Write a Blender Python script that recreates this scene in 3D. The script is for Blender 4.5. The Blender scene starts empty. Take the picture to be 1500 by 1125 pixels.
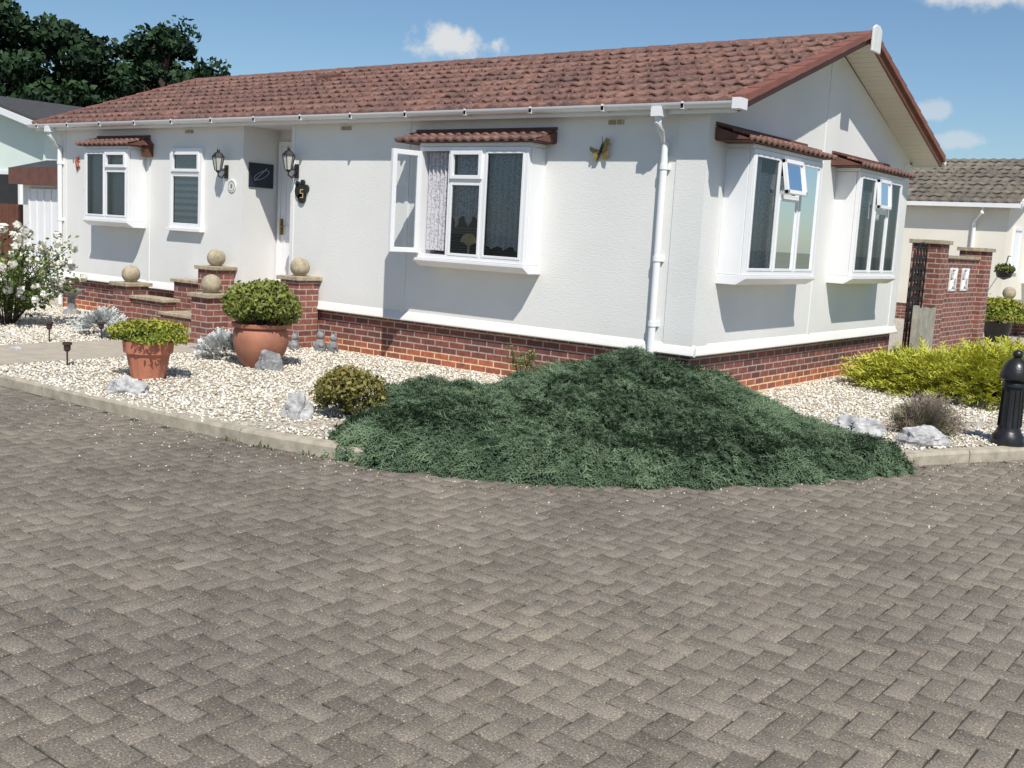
import bpy, bmesh, math, random
import numpy as np
from mathutils import Vector, Matrix, noise
rng=np.random.default_rng(7); random.seed(7)
scene=bpy.context.scene
COL=scene.collection
# ------------------------------------------------------------------ helpers
def group(name,loc=(0,0,0)):
    e=bpy.data.objects.new(name,None); e.location=loc; e.empty_display_size=.2; COL.objects.link(e); return e
def mesh_np(name,V,Fa,mat=None,parent=None,smooth=False,attrs=None,loc=None):
    V=np.asarray(V,dtype=np.float64).reshape(-1,3)
    off=np.array(parent.location) if parent is not None else (np.array(loc) if loc is not None else np.zeros(3))
    V=V-off
    me=bpy.data.meshes.new(name)
    if isinstance(Fa,np.ndarray):
        m,k=Fa.shape; me.vertices.add(len(V)); me.vertices.foreach_set("co",V.ravel().astype(np.float32))
        me.loops.add(m*k); me.loops.foreach_set("vertex_index",Fa.ravel().astype(np.int32))
        me.polygons.add(m); me.polygons.foreach_set("loop_start",(np.arange(m)*k).astype(np.int32))
        me.update(calc_edges=True)
    else:
        me.from_pydata([tuple(v) for v in V],[],[tuple(f) for f in Fa]); me.update()
    if attrs:
        for an,arr in attrs.items():
            a=me.attributes.new(an,'FLOAT','POINT'); a.data.foreach_set("value",np.asarray(arr,dtype=np.float32))
    if smooth: me.polygons.foreach_set("use_smooth",np.ones(len(me.polygons),dtype=bool))
    if mat: me.materials.append(mat)
    o=bpy.data.objects.new(name,me); COL.objects.link(o)
    if parent is not None: o.parent=parent
    elif loc is not None: o.location=loc
    return o
class MB:
    def __init__(s): s.v=[]; s.f=[]
    def add(s,V,F):
        n=len(s.v); s.v+= [tuple(map(float,v)) for v in V]; s.f+=[tuple(i+n for i in f) for f in F]; return s
    def box(s,x0,x1,y0,y1,z0,z1):
        V=[(x0,y0,z0),(x1,y0,z0),(x1,y1,z0),(x0,y1,z0),(x0,y0,z1),(x1,y0,z1),(x1,y1,z1),(x0,y1,z1)]
        return s.add(V,[(0,3,2,1),(4,5,6,7),(0,1,5,4),(1,2,6,5),(2,3,7,6),(3,0,4,7)])
    def obox(s,c,ax,ay,az):
        c,ax,ay,az=[np.array(t,float) for t in (c,ax,ay,az)]
        V=[c+i*ax+j*ay+k*az for k in(-1,1) for (i,j) in((-1,-1),(1,-1),(1,1),(-1,1))]
        return s.add(V,[(0,3,2,1),(4,5,6,7),(0,1,5,4),(1,2,6,5),(2,3,7,6),(3,0,4,7)])
    def prism(s,P,d):
        P=[np.array(p,float) for p in P]; d=np.array(d,float); n=len(P)
        V=P+[p+d for p in P]; F=[tuple(range(n))[::-1],tuple(range(n,2*n))]
        F+=[(i,(i+1)%n,n+(i+1)%n,n+i) for i in range(n)]
        return s.add(V,F)
    def tube(s,pts,r,n=10,cap=True):
        pts=[np.array(p,float) for p in pts]; rs=r if hasattr(r,'__len__') else [r]*len(pts)
        V=[];F=[]
        for i,p in enumerate(pts):
            t=pts[min(i+1,len(pts)-1)]-pts[max(i-1,0)]; t/= (np.linalg.norm(t)+1e-9)
            a=np.array([0,0,1.]) if abs(t[2])<.9 else np.array([1.,0,0])
            u=np.cross(t,a);u/=np.linalg.norm(u);w=np.cross(t,u)
            for k in range(n):
                an=2*math.pi*k/n; V.append(p+rs[i]*(math.cos(an)*u+math.sin(an)*w))
        for i in range(len(pts)-1):
            for k in range(n):
                F.append((i*n+k,i*n+(k+1)%n,(i+1)*n+(k+1)%n,(i+1)*n+k))
        if cap: F.append(tuple(range(n))); F.append(tuple(range((len(pts)-1)*n,len(pts)*n))[::-1])
        return s.add(V,F)
    def lathe(s,c,prof,n=24):
        V=[];F=[]
        for (r,z) in prof:
            for k in range(n):
                an=2*math.pi*k/n; V.append((c[0]+r*math.cos(an),c[1]+r*math.sin(an),c[2]+z))
        for i in range(len(prof)-1):
            for k in range(n): F.append((i*n+k,i*n+(k+1)%n,(i+1)*n+(k+1)%n,(i+1)*n+k))
        F.append(tuple(range(n))[::-1]); F.append(tuple(range((len(prof)-1)*n,len(prof)*n)))
        return s.add(V,F)
    def sphere(s,c,r,n=20,m=12):
        return s.lathe(c,[(r*math.sin(math.pi*(i+.02)/(m+.04)),-r*math.cos(math.pi*(i+.02)/(m+.04))) for i in range(m+1)],n)
    def obj(s,name,mat,parent=None,smooth=False,bevel=0,loc=None):
        o=mesh_np(name,s.v,s.f,mat,parent,False,loc=loc)
        bm=bmesh.new(); bm.from_mesh(o.data); bmesh.ops.recalc_face_normals(bm,faces=bm.faces); bm.to_mesh(o.data); bm.free()
        if smooth:
            for p in o.data.polygons: p.use_smooth=True
            try: o.data.set_sharp_from_angle(angle=math.radians(40))
            except Exception: pass
        if bevel:
            b=o.modifiers.new("bevel",'BEVEL'); b.width=bevel; b.segments=2; b.limit_method='ANGLE'
        return o
# ------------------------------------------------------------------ materials
def newmat(name):
    m=bpy.data.materials.new(name); m.use_nodes=True; nt=m.node_tree; b=nt.nodes["Principled BSDF"]; return m,nt,b
def N(nt,t,**k):
    n=nt.nodes.new(t)
    for a,v in k.items(): setattr(n,a,v)
    return n
def L(nt,a,b): nt.links.new(a,b)
def ramp(nt,src,stops):
    r=nt.nodes.new("ShaderNodeValToRGB"); e=r.color_ramp.elements
    while len(e)<len(stops): e.new(.5)
    for i,(p,c) in enumerate(stops): e[i].position=p; e[i].color=(*c,1) if len(c)==3 else c
    L(nt,src,r.inputs[0]); return r
def pos(nt): return N(nt,"ShaderNodeNewGeometry").outputs["Position"]
def mixc(nt,f,a,b,mode='MIX'):
    m=nt.nodes.new("ShaderNodeMix"); m.data_type='RGBA'; m.blend_type=mode
    for s,v in ((m.inputs[0],f),(m.inputs[6],a),(m.inputs[7],b)):
        if hasattr(v,"is_linked"): L(nt,v,s)
        elif isinstance(v,(int,float)): s.default_value=v
        else: s.default_value=(*v,1)
    return m.outputs[2]
def noisef(nt,scale,detail=2,rough=.6,vec=None,dist=0):
    n=N(nt,"ShaderNodeTexNoise"); n.inputs["Scale"].default_value=scale; n.inputs["Detail"].default_value=detail; n.inputs["Roughness"].default_value=rough; n.inputs["Distortion"].default_value=dist
    L(nt,vec if vec is not None else pos(nt),n.inputs["Vector"]); return n.outputs["Fac"]
def bump(nt,b,h,strength=.3,dist=.01):
    bu=N(nt,"ShaderNodeBump"); bu.inputs["Strength"].default_value=strength; bu.inputs["Distance"].default_value=dist
    L(nt,h,bu.inputs["Height"]); L(nt,bu.outputs[0],b.inputs["Normal"])
def simple(name,c1,c2=None,scale=8,rough=.7,bs=.0,bscale=60,metal=0,detail=3):
    m,nt,b=newmat(name); c2=c2 or tuple(x*.8 for x in c1)
    r=ramp(nt,noisef(nt,scale,detail),[(.3,c2),(.7,c1)]); L(nt,r.outputs[0],b.inputs["Base Color"])
    b.inputs["Roughness"].default_value=rough; b.inputs["Metallic"].default_value=metal
    if bs: bump(nt,b,noisef(nt,bscale,1),bs,.01)
    return m
def attrmat(name,stops,rough=.7,nscale=6,amt=.35,trans=0,attr="rnd",spec=.3):
    m,nt,b=newmat(name); a=N(nt,"ShaderNodeAttribute",attribute_name=attr)
    r=ramp(nt,a.outputs["Fac"],stops); c=r.outputs[0]
    if amt:
        n=noisef(nt,nscale,1); rr=ramp(nt,n,[(.3,(1-amt,)*3),(.7,(1,1,1))]); c=mixc(nt,1.0,c,rr.outputs[0],'MULTIPLY')
    L(nt,c,b.inputs["Base Color"]); b.inputs["Roughness"].default_value=rough; b.inputs["Specular IOR Level"].default_value=spec
    if trans:
        t=N(nt,"ShaderNodeBsdfTranslucent"); L(nt,c,t.inputs["Color"]); mx=N(nt,"ShaderNodeMixShader"); mx.inputs[0].default_value=trans
        L(nt,b.outputs[0],mx.inputs[1]); L(nt,t.outputs[0],mx.inputs[2]); L(nt,mx.outputs[0],nt.nodes["Material Output"].inputs[0])
    return m
def wallmat(name,c,dirt=.06):
    m,nt,b=newmat(name); p=pos(nt)
    mp=N(nt,"ShaderNodeMapping"); mp.inputs["Scale"].default_value=(1,1,4.5); L(nt,p,mp.inputs[0])
    n1=noisef(nt,16,3,.75,mp.outputs[0],.4); n3=noisef(nt,1.1,2)
    r=ramp(nt,n3,[(.3,tuple(x*(1-dirt) for x in c)),(.65,c)])
    s=N(nt,"ShaderNodeSeparateXYZ"); L(nt,p,s.inputs[0])
    g=ramp(nt,s.outputs[2],[(.5,(.94,.93,.91)),(.75,(1,1,1))])
    L(nt,mixc(nt,1.,r.outputs[0],g.outputs[0],'MULTIPLY'),b.inputs["Base Color"]); b.inputs["Roughness"].default_value=.8
    bump(nt,b,n1,.30,.010); return m
def brickmat(name,c1,c2,mortar,orange=False):
    m,nt,b=newmat(name); p=pos(nt); s=N(nt,"ShaderNodeSeparateXYZ"); L(nt,p,s.inputs[0])
    ad=N(nt,"ShaderNodeMath",operation='ADD'); L(nt,s.outputs[0],ad.inputs[0]); L(nt,s.outputs[1],ad.inputs[1])
    cb=N(nt,"ShaderNodeCombineXYZ"); L(nt,ad.outputs[0],cb.inputs[0]); L(nt,s.outputs[2],cb.inputs[1])
    br=N(nt,"ShaderNodeTexBrick"); L(nt,cb.outputs[0],br.inputs["Vector"])
    for k,v in (("Scale",1.),("Mortar Size",.0085),("Mortar Smooth",.1),("Bias",-.1),("Brick Width",.225),("Row Height",.075)): br.inputs[k].default_value=v
    br.inputs["Color1"].default_value=(*c1,1); br.inputs["Color2"].default_value=(*c2,1); br.inputs["Mortar"].default_value=(*mortar,1)
    nn=ramp(nt,noisef(nt,18,3),[(.3,(.68,.66,.68)),(.7,(1.15,1.12,1.1))])
    c=mixc(nt,1.,br.outputs["Color"],nn.outputs[0],'MULTIPLY')
    if orange:
        lt=ramp(nt,s.outputs[2],[(.145,(1.9,1.75,1.3)),(.155,(1,1,1))]); c=mixc(nt,1.,c,lt.outputs[0],'MULTIPLY')
    L(nt,c,b.inputs["Base Color"]); b.inputs["Roughness"].default_value=.85
    inv=N(nt,"ShaderNodeMath",operation='SUBTRACT'); inv.inputs[0].default_value=1; L(nt,br.outputs["Fac"],inv.inputs[1])
    bump(nt,b,inv.outputs[0],.8,.008); return m
M_wall=wallmat("white_render",(.78,.775,.75))
M_cream=wallmat("cream_render",(.80,.76,.66))
M_mint=wallmat("mint_render",(.70,.80,.74))
M_upvc=simple("white_upvc",(.84,.84,.85),(.80,.80,.81),3,.35)
M_soffit=simple("soffit_upvc",(.78,.75,.68),(.74,.71,.64),3,.5)
M_brick=brickmat("red_brick",(.27,.085,.062),(.12,.052,.05),(.46,.37,.30),True)
M_brick2=brickmat("garden_brick",(.31,.11,.08),(.15,.065,.058),(.45,.37,.30))
M_stone=simple("cast_stone",(.50,.42,.29),(.26,.225,.165),14,.9,.4,120)
M_conc=simple("kerb_concrete",(.52,.455,.355),(.31,.28,.22),9,.9,.4,150)
M_slab=simple("path_slab",(.46,.40,.32),(.36,.315,.255),5,.9,.3,100)
M_terra=simple("terracotta",(.52,.20,.12),(.40,.145,.09),5,.75,.15,40)
M_terra2=simple("terracotta_dark",(.42,.17,.10),(.28,.12,.08),4,.7,.15,40)
M_black=simple("black_paint",(.012,.012,.013),(.02,.02,.02),20,.35,.15,60)
M_rock=simple("white_rock",(.60,.59,.57),(.22,.22,.23),11,.85,.6,40)
M_dkrock=simple("grey_stone",(.34,.34,.34),(.14,.14,.15),14,.9,.5,60)
M_wood=simple("grey_wood",(.42,.39,.33),(.27,.25,.2),6,.85,.3,50)
M_fence=simple("brown_fence",(.17,.065,.035),(.10,.04,.022),5,.8,.3,50)
M_barge=simple("brown_bargeboard",(.26,.10,.07),(.19,.075,.055),4,.6,.2,60)
M_bark=simple("bark",(.09,.06,.04),(.04,.03,.02),12,.9)
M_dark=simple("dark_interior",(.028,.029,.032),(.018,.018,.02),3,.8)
M_bronze=simple("bronze_ornament",(.40,.28,.08),(.16,.11,.04),30,.5,.2,60,.3)
M_brownroof=simple("brown_felt",(.17,.075,.055),(.11,.05,.04),6,.8)
M_darkroof=simple("dark_tile",(.07,.065,.065),(.04,.04,.042),8,.8)
M_lampglass=simple("lamp_glass",(.55,.55,.5),(.5,.5,.46),3,.1)
M_navy=simple("navy_slate",(.012,.02,.04),(.02,.03,.05),10,.3)
M_whitepaint=simple("white_paint",(.8,.8,.78),(.7,.7,.68),20,.5)
M_redorn=simple("red_ornament",(.45,.1,.04),(.2,.05,.03),30,.5)
M_goldwood=simple("carved_wood",(.66,.48,.24),(.48,.33,.16),20,.6)
def glassmat():
    m,nt,b=newmat("window_glass"); nt.nodes.remove(b); out=nt.nodes["Material Output"]
    t=N(nt,"ShaderNodeBsdfTransparent"); t.inputs[0].default_value=(.92,.95,.95,1)
    g=N(nt,"ShaderNodeBsdfGlossy"); g.inputs["Roughness"].default_value=.01; g.inputs[0].default_value=(.9,.95,1,1)
    fr=N(nt,"ShaderNodeFresnel"); fr.inputs[0].default_value=1.5
    mx=N(nt,"ShaderNodeMixShader"); L(nt,fr.outputs[0],mx.inputs[0]); L(nt,t.outputs[0],mx.inputs[1]); L(nt,g.outputs[0],mx.inputs[2]); L(nt,mx.outputs[0],out.inputs[0]); return m
M_glass=glassmat()
def lacemat(name,col,lo,scale=38):
    m,nt,b=newmat(name); b.inputs["Base Color"].default_value=(*col,1); b.inputs["Roughness"].default_value=.9
    v=N(nt,"ShaderNodeTexVoronoi"); v.inputs["Scale"].default_value=scale; L(nt,pos(nt),v.inputs["Vector"])
    r=ramp(nt,v.outputs["Distance"],[(.15,(lo,)*3),(.6,(min(1,lo+.45),)*3)])
    t=N(nt,"ShaderNodeBsdfTransparent"); mx=N(nt,"ShaderNodeMixShader"); L(nt,r.outputs[0],mx.inputs[0]); L(nt,t.outputs[0],mx.inputs[1]); L(nt,b.outputs[0],mx.inputs[2])
    L(nt,mx.outputs[0],nt.nodes["Material Output"].inputs[0]); return m
M_lace=lacemat("lace_curtain",(.62,.61,.65),.42)
M_net=lacemat("net_curtain",(.60,.61,.62),.40,60)
M_curt=simple("curtain_fabric",(.58,.60,.57),(.5,.52,.5),20,.9)
M_blind=simple("blind_slat",(.58,.59,.59),(.53,.53,.53),20,.6)
M_dblind=simple("dark_blind_slat",(.16,.16,.17),(.12,.12,.13),20,.5)
def tilemat(name,stops):
    m,nt,b=newmat(name); a=N(nt,"ShaderNodeAttribute",attribute_name="rnd")
    r=ramp(nt,a.outputs["Fac"],stops)
    n=ramp(nt,noisef(nt,7,4,.7),[(.3,(.60,.60,.64)),(.65,(1.12,1.12,1.12))])
    c=mixc(nt,1.,r.outputs[0],n.outputs[0],'MULTIPLY')
    n2=ramp(nt,noisef(nt,38,3,.7),[(.54,(0,0,0)),(.70,(.7,.7,.7))])
    c=mixc(nt,n2.outputs[0],c,(.31,.25,.22)); L(nt,c,b.inputs["Base Color"]); b.inputs["Roughness"].default_value=.8
    return m
M_tile=tilemat("concrete_roof_tile",[(0,(.13,.068,.054)),(.5,(.18,.088,.066)),(1,(.24,.122,.09))])
M_tile2=tilemat("grey_roof_tile",[(0,(.12,.105,.08)),(1,(.23,.20,.15))])
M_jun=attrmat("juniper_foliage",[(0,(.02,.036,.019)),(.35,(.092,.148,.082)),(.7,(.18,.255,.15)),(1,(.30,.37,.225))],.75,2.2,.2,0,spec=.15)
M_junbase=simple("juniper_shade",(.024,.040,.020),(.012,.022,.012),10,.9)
M_gold=attrmat("golden_conifer_foliage",[(0,(.07,.10,.015)),(.35,(.34,.38,.04)),(1,(.62,.60,.09))],.6,3,.15,.15)
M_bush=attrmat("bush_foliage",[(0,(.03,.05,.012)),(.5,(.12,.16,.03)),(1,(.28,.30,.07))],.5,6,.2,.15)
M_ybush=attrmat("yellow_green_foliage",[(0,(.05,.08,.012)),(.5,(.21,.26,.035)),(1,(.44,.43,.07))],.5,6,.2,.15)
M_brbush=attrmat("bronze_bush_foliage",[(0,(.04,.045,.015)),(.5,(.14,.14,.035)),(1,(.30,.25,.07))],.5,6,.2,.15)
M_silver=attrmat("silver_foliage",[(0,(.30,.32,.31)),(.5,(.55,.57,.55)),(1,(.76,.77,.76))],.8,8,0)
M_rose=attrmat("rose_foliage",[(0,(.04,.07,.02)),(.5,(.11,.17,.04)),(1,(.22,.28,.07))],.5,6,.2,.15)
M_petal=attrmat("white_petal",[(0,(.70,.67,.55)),(1,(.88,.87,.81))],.6,8,0,.15)
M_tree=attrmat("dark_tree_foliage",[(0,(.006,.018,.007)),(.6,(.018,.048,.016)),(1,(.045,.092,.03))],.7,.6,.3)
M_heath=attrmat("heather_foliage",[(0,(.13,.14,.07)),(.6,(.28,.25,.17)),(1,(.40,.28,.30))],.8,8,.1)
M_gravel=attrmat("gravel_stones",[(0,(.38,.31,.22)),(.18,(.62,.55,.43)),(.5,(.76,.71,.61)),(1,(.86,.84,.78))],.8,60,0)
M_litter=attrmat("dry_leaf_litter",[(0,(.12,.07,.04)),(1,(.34,.22,.12))],.8,60,0)
def pavermat():
    m,nt,b=newmat("paver"); a=N(nt,"ShaderNodeAttribute",attribute_name="rnd")
    r=ramp(nt,a.outputs["Fac"],[(0,(.168,.143,.115)),(.5,(.200,.172,.140)),(1,(.236,.203,.167))])
    big=ramp(nt,noisef(nt,.45,4,.65),[(.32,(.76,.76,.77)),(.5,(1,1,1)),(.68,(1.16,1.15,1.12))])
    c=mixc(nt,1.,r.outputs[0],big.outputs[0],'MULTIPLY')
    sm=ramp(nt,noisef(nt,7,2,.6),[(.35,(.86,.86,.86)),(.65,(1.08,1.08,1.07))]); c=mixc(nt,1.,c,sm.outputs[0],'MULTIPLY')
    fine=noisef(nt,110,2,.8)
    med=ramp(nt,fine,[(.34,(.55,.55,.55)),(.5,(1,1,1)),(.66,(1.4,1.4,1.38))]); c=mixc(nt,1.,c,med.outputs[0],'MULTIPLY')
    v=N(nt,"ShaderNodeTexVoronoi"); v.inputs["Scale"].default_value=120; L(nt,pos(nt),v.inputs["Vector"])
    sp=N(nt,"ShaderNodeSeparateColor"); L(nt,v.outputs["Color"],sp.inputs[0])
    gt=ramp(nt,sp.outputs[0],[(.82,(0,0,0)),(.9,(1,1,1))]); lt=ramp(nt,v.outputs["Distance"],[(.25,(1,1,1)),(.42,(0,0,0))])
    k=N(nt,"ShaderNodeMath",operation='MULTIPLY'); L(nt,gt.outputs[0],k.inputs[0]); L(nt,lt.outputs[0],k.inputs[1])
    c=mixc(nt,k.outputs[0],c,(.46,.42,.35)); L(nt,c,b.inputs["Base Color"]); b.inputs["Roughness"].default_value=.95; b.inputs["Specular IOR Level"].default_value=.25
    bump(nt,b,fine,.6,.004); return m
M_paver=pavermat()
M_joint=simple("joint_sand",(.06,.055,.038),(.022,.022,.016),3,.95)
M_ground=simple("distant_ground",(.20,.19,.15),(.12,.14,.07),.3,.95)
def gravbase():
    m,nt,b=newmat("gravel_bed"); v=N(nt,"ShaderNodeTexVoronoi"); v.inputs["Scale"].default_value=42; L(nt,pos(nt),v.inputs["Vector"])
    sp=N(nt,"ShaderNodeSeparateColor"); L(nt,v.outputs["Color"],sp.inputs[0])
    r=ramp(nt,sp.outputs[0],[(0,(.36,.30,.23)),(.4,(.58,.52,.42)),(1,(.76,.72,.64))])
    d=ramp(nt,v.outputs["Distance"],[(.3,(1,1,1)),(.75,(.4,.37,.33))])
    L(nt,mixc(nt,1.,r.outputs[0],d.outputs[0],'MULTIPLY'),b.inputs["Base Color"]); b.inputs["Roughness"].default_value=.9
    return m
M_gbase=gravbase()
# ------------------------------------------------------------------ ground
kc=[(-26,-4.5),(-18,-4.45),(-12,-4.42),(-8,-4.40),(-5.02,-4.37),(-3.45,-4.34),(-1.8,-4.29),(-1.09,-4.2),(-.37,-4.03),(.4,-3.66),(.95,-3.2),(1.42,-2.6),(1.85,-1.85),(2.2,-1.1),(2.62,-.17),(3.0,.55),(3.6,1.75),(4.4,3.3),(5.5,5.5),(7.5,9.5),(11,17),(16,28)]
def catmull(P,n=8):
    P=[np.array(p,float) for p in P]; out=[]
    for i in range(1,len(P)-2):
        for k in range(n):
            t=k/n; a,b,c,d=P[i-1],P[i],P[i+1],P[i+2]
            out.append(.5*((2*b)+(-a+c)*t+(2*a-5*b+4*c-d)*t*t+(-a+3*b-3*c+d)*t**3))
    out.append(P[-2]); return np.array(out)
kline=catmull(kc,8)
def inpoly(X,Y,poly):
    c=np.zeros(X.shape,bool); n=len(poly); j=n-1
    for i in range(n):
        xi,yi=poly[i][:2]; xj,yj=poly[j][:2]
        if yi!=yj: c^=((yi>Y)!=(yj>Y))&(X<(xj-xi)*(Y-yi)/(yj-yi)+xi)
        j=i
    return c
gpoly=[tuple(p) for p in kline]+[(11,40),(-40,40),(-40,-4.4)]
MB().box(-400,400,-400,400,-.6,-.125).obj("ground",M_ground)
mesh_np("road_bed",[(-30,-30,-.108),(20,-30,-.108),(20,20,-.108),(-30,20,-.108)],[(0,1,2,3)],M_joint)
bm=bmesh.new(); vs=[bm.verts.new((x,y,-.008)) for x,y in gpoly]; bm.faces.new(vs); bmesh.ops.triangulate(bm,faces=bm.faces[:]); me=bpy.data.meshes.new("gravel_bed"); bm.normal_update(); bm.to_mesh(me); bm.free()
for p in me.polygons:
    if p.normal.z<0: p.flip()
me.materials.append(M_gbase); o=bpy.data.objects.new("gravel_bed",me); COL.objects.link(o)
# herringbone pavers (chamfered blocks with real joints)
w=.105; I,J=np.meshgrid(np.arange(-145,86),np.arange(-130,48),indexing='ij'); I=I.ravel();J=J.ravel()
d=(I-J)%4; H=d==0; Vt=d==3
cx=np.concatenate([I[H]*w+w,I[Vt]*w+w/2]); cy=np.concatenate([J[H]*w+w/2,J[Vt]*w+w]); hx=np.concatenate([np.full(H.sum(),w),np.full(Vt.sum(),w/2)]); hy=np.concatenate([np.full(H.sum(),w/2),np.full(Vt.sum(),w)])
keep=~inpoly(cx,cy,gpoly); cx,cy,hx,hy=cx[keep],cy[keep],hx[keep],hy[keep]; n=len(cx)
g=.0026+rng.uniform(0,.0016,n); ch=.0035
ang=rng.normal(0,.010,n); ca,sa=np.cos(ang),np.sin(ang); jx=rng.normal(0,.0008,n); jy=rng.normal(0,.0008,n)
z0=-.1+rng.normal(0,.0009,n); tx=rng.normal(0,.005,n); ty=rng.normal(0,.005,n)
V=np.zeros((n,12,3)); q=[(-1,-1),(1,-1),(1,1),(-1,1)]
for k,(a,b) in enumerate(q):
    for lv,(ins_,dz_) in enumerate(((0,-.02),(0,-.0028),(ch,0))):
        dx=a*(hx-g-ins_); dy=b*(hy-g-ins_)
        V[:,k+4*lv,0]=cx+jx+dx*ca-dy*sa; V[:,k+4*lv,1]=cy+jy+dx*sa+dy*ca; V[:,k+4*lv,2]=z0+dz_+dx*tx+dy*ty
fq=[[8,9,10,11]]
for lv in (0,1):
    for k in range(4): fq.append([lv*4+k,lv*4+(k+1)%4,lv*4+4+(k+1)%4,lv*4+4+k])
base=(np.arange(n)*12)[:,None,None]
mesh_np("herringbone_road",V.reshape(-1,3),(base+np.array(fq)[None]).reshape(-1,4),M_paver,attrs={"rnd":np.repeat(np.clip(rng.normal(.5,.26,n),0,1),12)})
# kerb blocks
seg=np.diff(kline,axis=0); sl=np.hypot(seg[:,0],seg[:,1]); cum=np.concatenate([[0],np.cumsum(sl)])
def kp(s): return np.array([np.interp(s,cum,kline[:,0]),np.interp(s,cum,kline[:,1])])
mb=MB(); s=0
while s<cum[-1]-1:
    sub=3; e=s+.915; ring=[]; dz=random.uniform(-.005,.004)
    for i in range(sub+1):
        t=s+.005+(e-s-.010)*i/sub; p=kp(t); tg=kp(min(t+.05,cum[-1]))-kp(max(t-.05,0)); tg/=np.linalg.norm(tg); nn=np.array([tg[1],-tg[0]])
        ring.append([(*(p+nn*.012),-.2),(*(p+nn*.012),-.02+dz),(*(p+nn*.0),.004+dz),(*(p-nn*.115),.004+dz),(*(p-nn*.125),-.01),(*(p-nn*.125),-.2)])
    V=[v for r in ring for v in r]; F=[]
    for i in range(sub):
        for k in range(5): F.append((i*6+k,i*6+k+1,(i+1)*6+k+1,(i+1)*6+k))
    F.append((0,1,2,3,4,5)); F.append(tuple(range(sub*6,sub*6+6))[::-1]); mb.add(V,F); s=e
mb.obj("kerb",M_conc,bevel=.003)
mb=MB()
for i in range(3):
    for j in range(7):
        x=-7.05+i*.48; y=-4.26+j*.45; mb.box(x+.004,x+.476,y+.004,y+.446,-.03,.012+random.uniform(-.002,.002))
mb.obj("garden_path",M_slab,bevel=.003)
jp=[(-1.15,-3.6),(-.95,-3.95),(-.55,-4.12),(-.1,-4.08),(.45,-3.84),(1.0,-3.42),(1.51,-2.90),(1.97,-2.2),(2.3,-1.5),(2.5,-.9),(2.3,-.62),(1.75,-.45),(1.1,.1),(.45,.3),(.1,-.1),(-.8,-.4),(-1.2,-1.0),(-1.9,-1.6),(-2.0,-2.2),(-1.6,-3.0)]
jc=np.array(catmull([jp[-1]]+jp+[jp[0],jp[1]],5))
jn=rng.normal(0,.035,(len(jc),2)); jc=jc+jn
def dist_poly(X,Y,P):
    D=np.full(X.shape,1e9)
    for i in range(len(P)):
        a=np.array(P[i]);b=np.array(P[(i+1)%len(P)]);ab=b-a;L2=ab@ab+1e-12
        t=np.clip(((X-a[0])*ab[0]+(Y-a[1])*ab[1])/L2,0,1); D=np.minimum(D,np.hypot(X-a[0]-t*ab[0],Y-a[1]-t*ab[1]))
    return D
ph=rng.uniform(0,6,(8,))
def jh(X,Y):
    ins=inpoly(X,Y,jc); D=np.where(ins,dist_poly(X,Y,jc),0)
    dx=X+.06; dy=Y+.85; r=np.hypot(dx*np.where(dx>0,.88,1.12),dy*np.where(dy<0,.66,1.2))
    basez=.27-.10*np.clip((X-.6)/1.2,0,1)
    h=-.11+basez*(1-np.exp(-D/.13))+.40*np.clip(1-r/1.35,0,1)**1.05
    an=np.arctan2(dy,dx)
    ridge=.035*np.sin(9*an+ph[6]+2.2*np.sin(2.1*r+ph[7]))*np.clip(r/.8,0,1)
    lump=.045*np.sin(3.6*X+ph[0]+1.5*np.sin(2.3*Y))*np.sin(3.3*Y+ph[1])+.030*np.sin(8*X+ph[2]+2*np.sin(5*Y))*np.sin(7*Y+ph[3])
    hh=h+(lump+ridge)*np.clip(D/.22,0,1)
    hh=np.maximum(hh,.075*np.clip((D-.04)/.10,0,1)-.09*(1-np.clip((D-.04)/.10,0,1)))
    return np.where(ins,hh,-.13)
def sample(n,x0,x1,y0,y1): return rng.uniform(x0,x1,n),rng.uniform(y0,y1,n)
X,Y=sample(150000,-12.5,5.2,-4.4,8.5)
k=inpoly(X,Y,gpoly)&(dist_poly(X,Y,kline[40:140])>.13)
k&=~((X<0.01)&(Y>-.0)); k&=~((X>-7.06)&(X<-5.6)&(Y<-1.1))
k&=~((X>-7.4)&(X<-5.7)&(Y>-1.2)); k&=~inpoly(X,Y,jc)|(dist_poly(X,Y,jc)<.1)
X,Y=X[k],Y[k]
def pebbles(name,X,Y,Z,rmin,rmax,mat,attr=None):
    n=len(X)
    ic=np.array([(a,b,c) for c in(-1,1) for a,b in((-1,-1),(1,-1),(1,1),(-1,1))])*.72
    fc=np.array([(0,3,2,1),(4,5,6,7),(0,1,5,4),(1,2,6,5),(2,3,7,6),(3,0,4,7)])
    r=rng.uniform(rmin,rmax,n); S=rng.uniform(.6,1.25,(n,3)); S[:,2]*=.75
    P=ic[None]*rng.uniform(.55,1.15,(n,8,3))*S[:,None]*r[:,None,None]
    a=rng.uniform(0,6.28,n); c,s_=np.cos(a)[:,None],np.sin(a)[:,None]; tl=rng.normal(0,.45,n)[:,None]
    x=P[...,0]*c-P[...,1]*s_; y=P[...,0]*s_+P[...,1]*c; z=P[...,2]+x*tl
    P=np.stack([x+X[:,None],y+Y[:,None],z+Z[:,None]],-1)
    return mesh_np(name,P.reshape(-1,3),((np.arange(n)*8)[:,None,None]+fc[None]).reshape(-1,4),mat,attrs={"rnd":np.repeat(rng.uniform(0,1,n) if attr is None else attr,8)})
pebbles("gravel",X,Y,rng.uniform(-.004,.008,len(X)),.010,.019,M_gravel)
s_=rng.uniform(cum[30],cum[150],1800); P=np.array([kp(v) for v in s_]); off=rng.exponential(.45,1800)+.03
tg=np.array([kp(v+.05)-kp(v-.05) for v in s_]); tg/=np.linalg.norm(tg,axis=1)[:,None]
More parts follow.
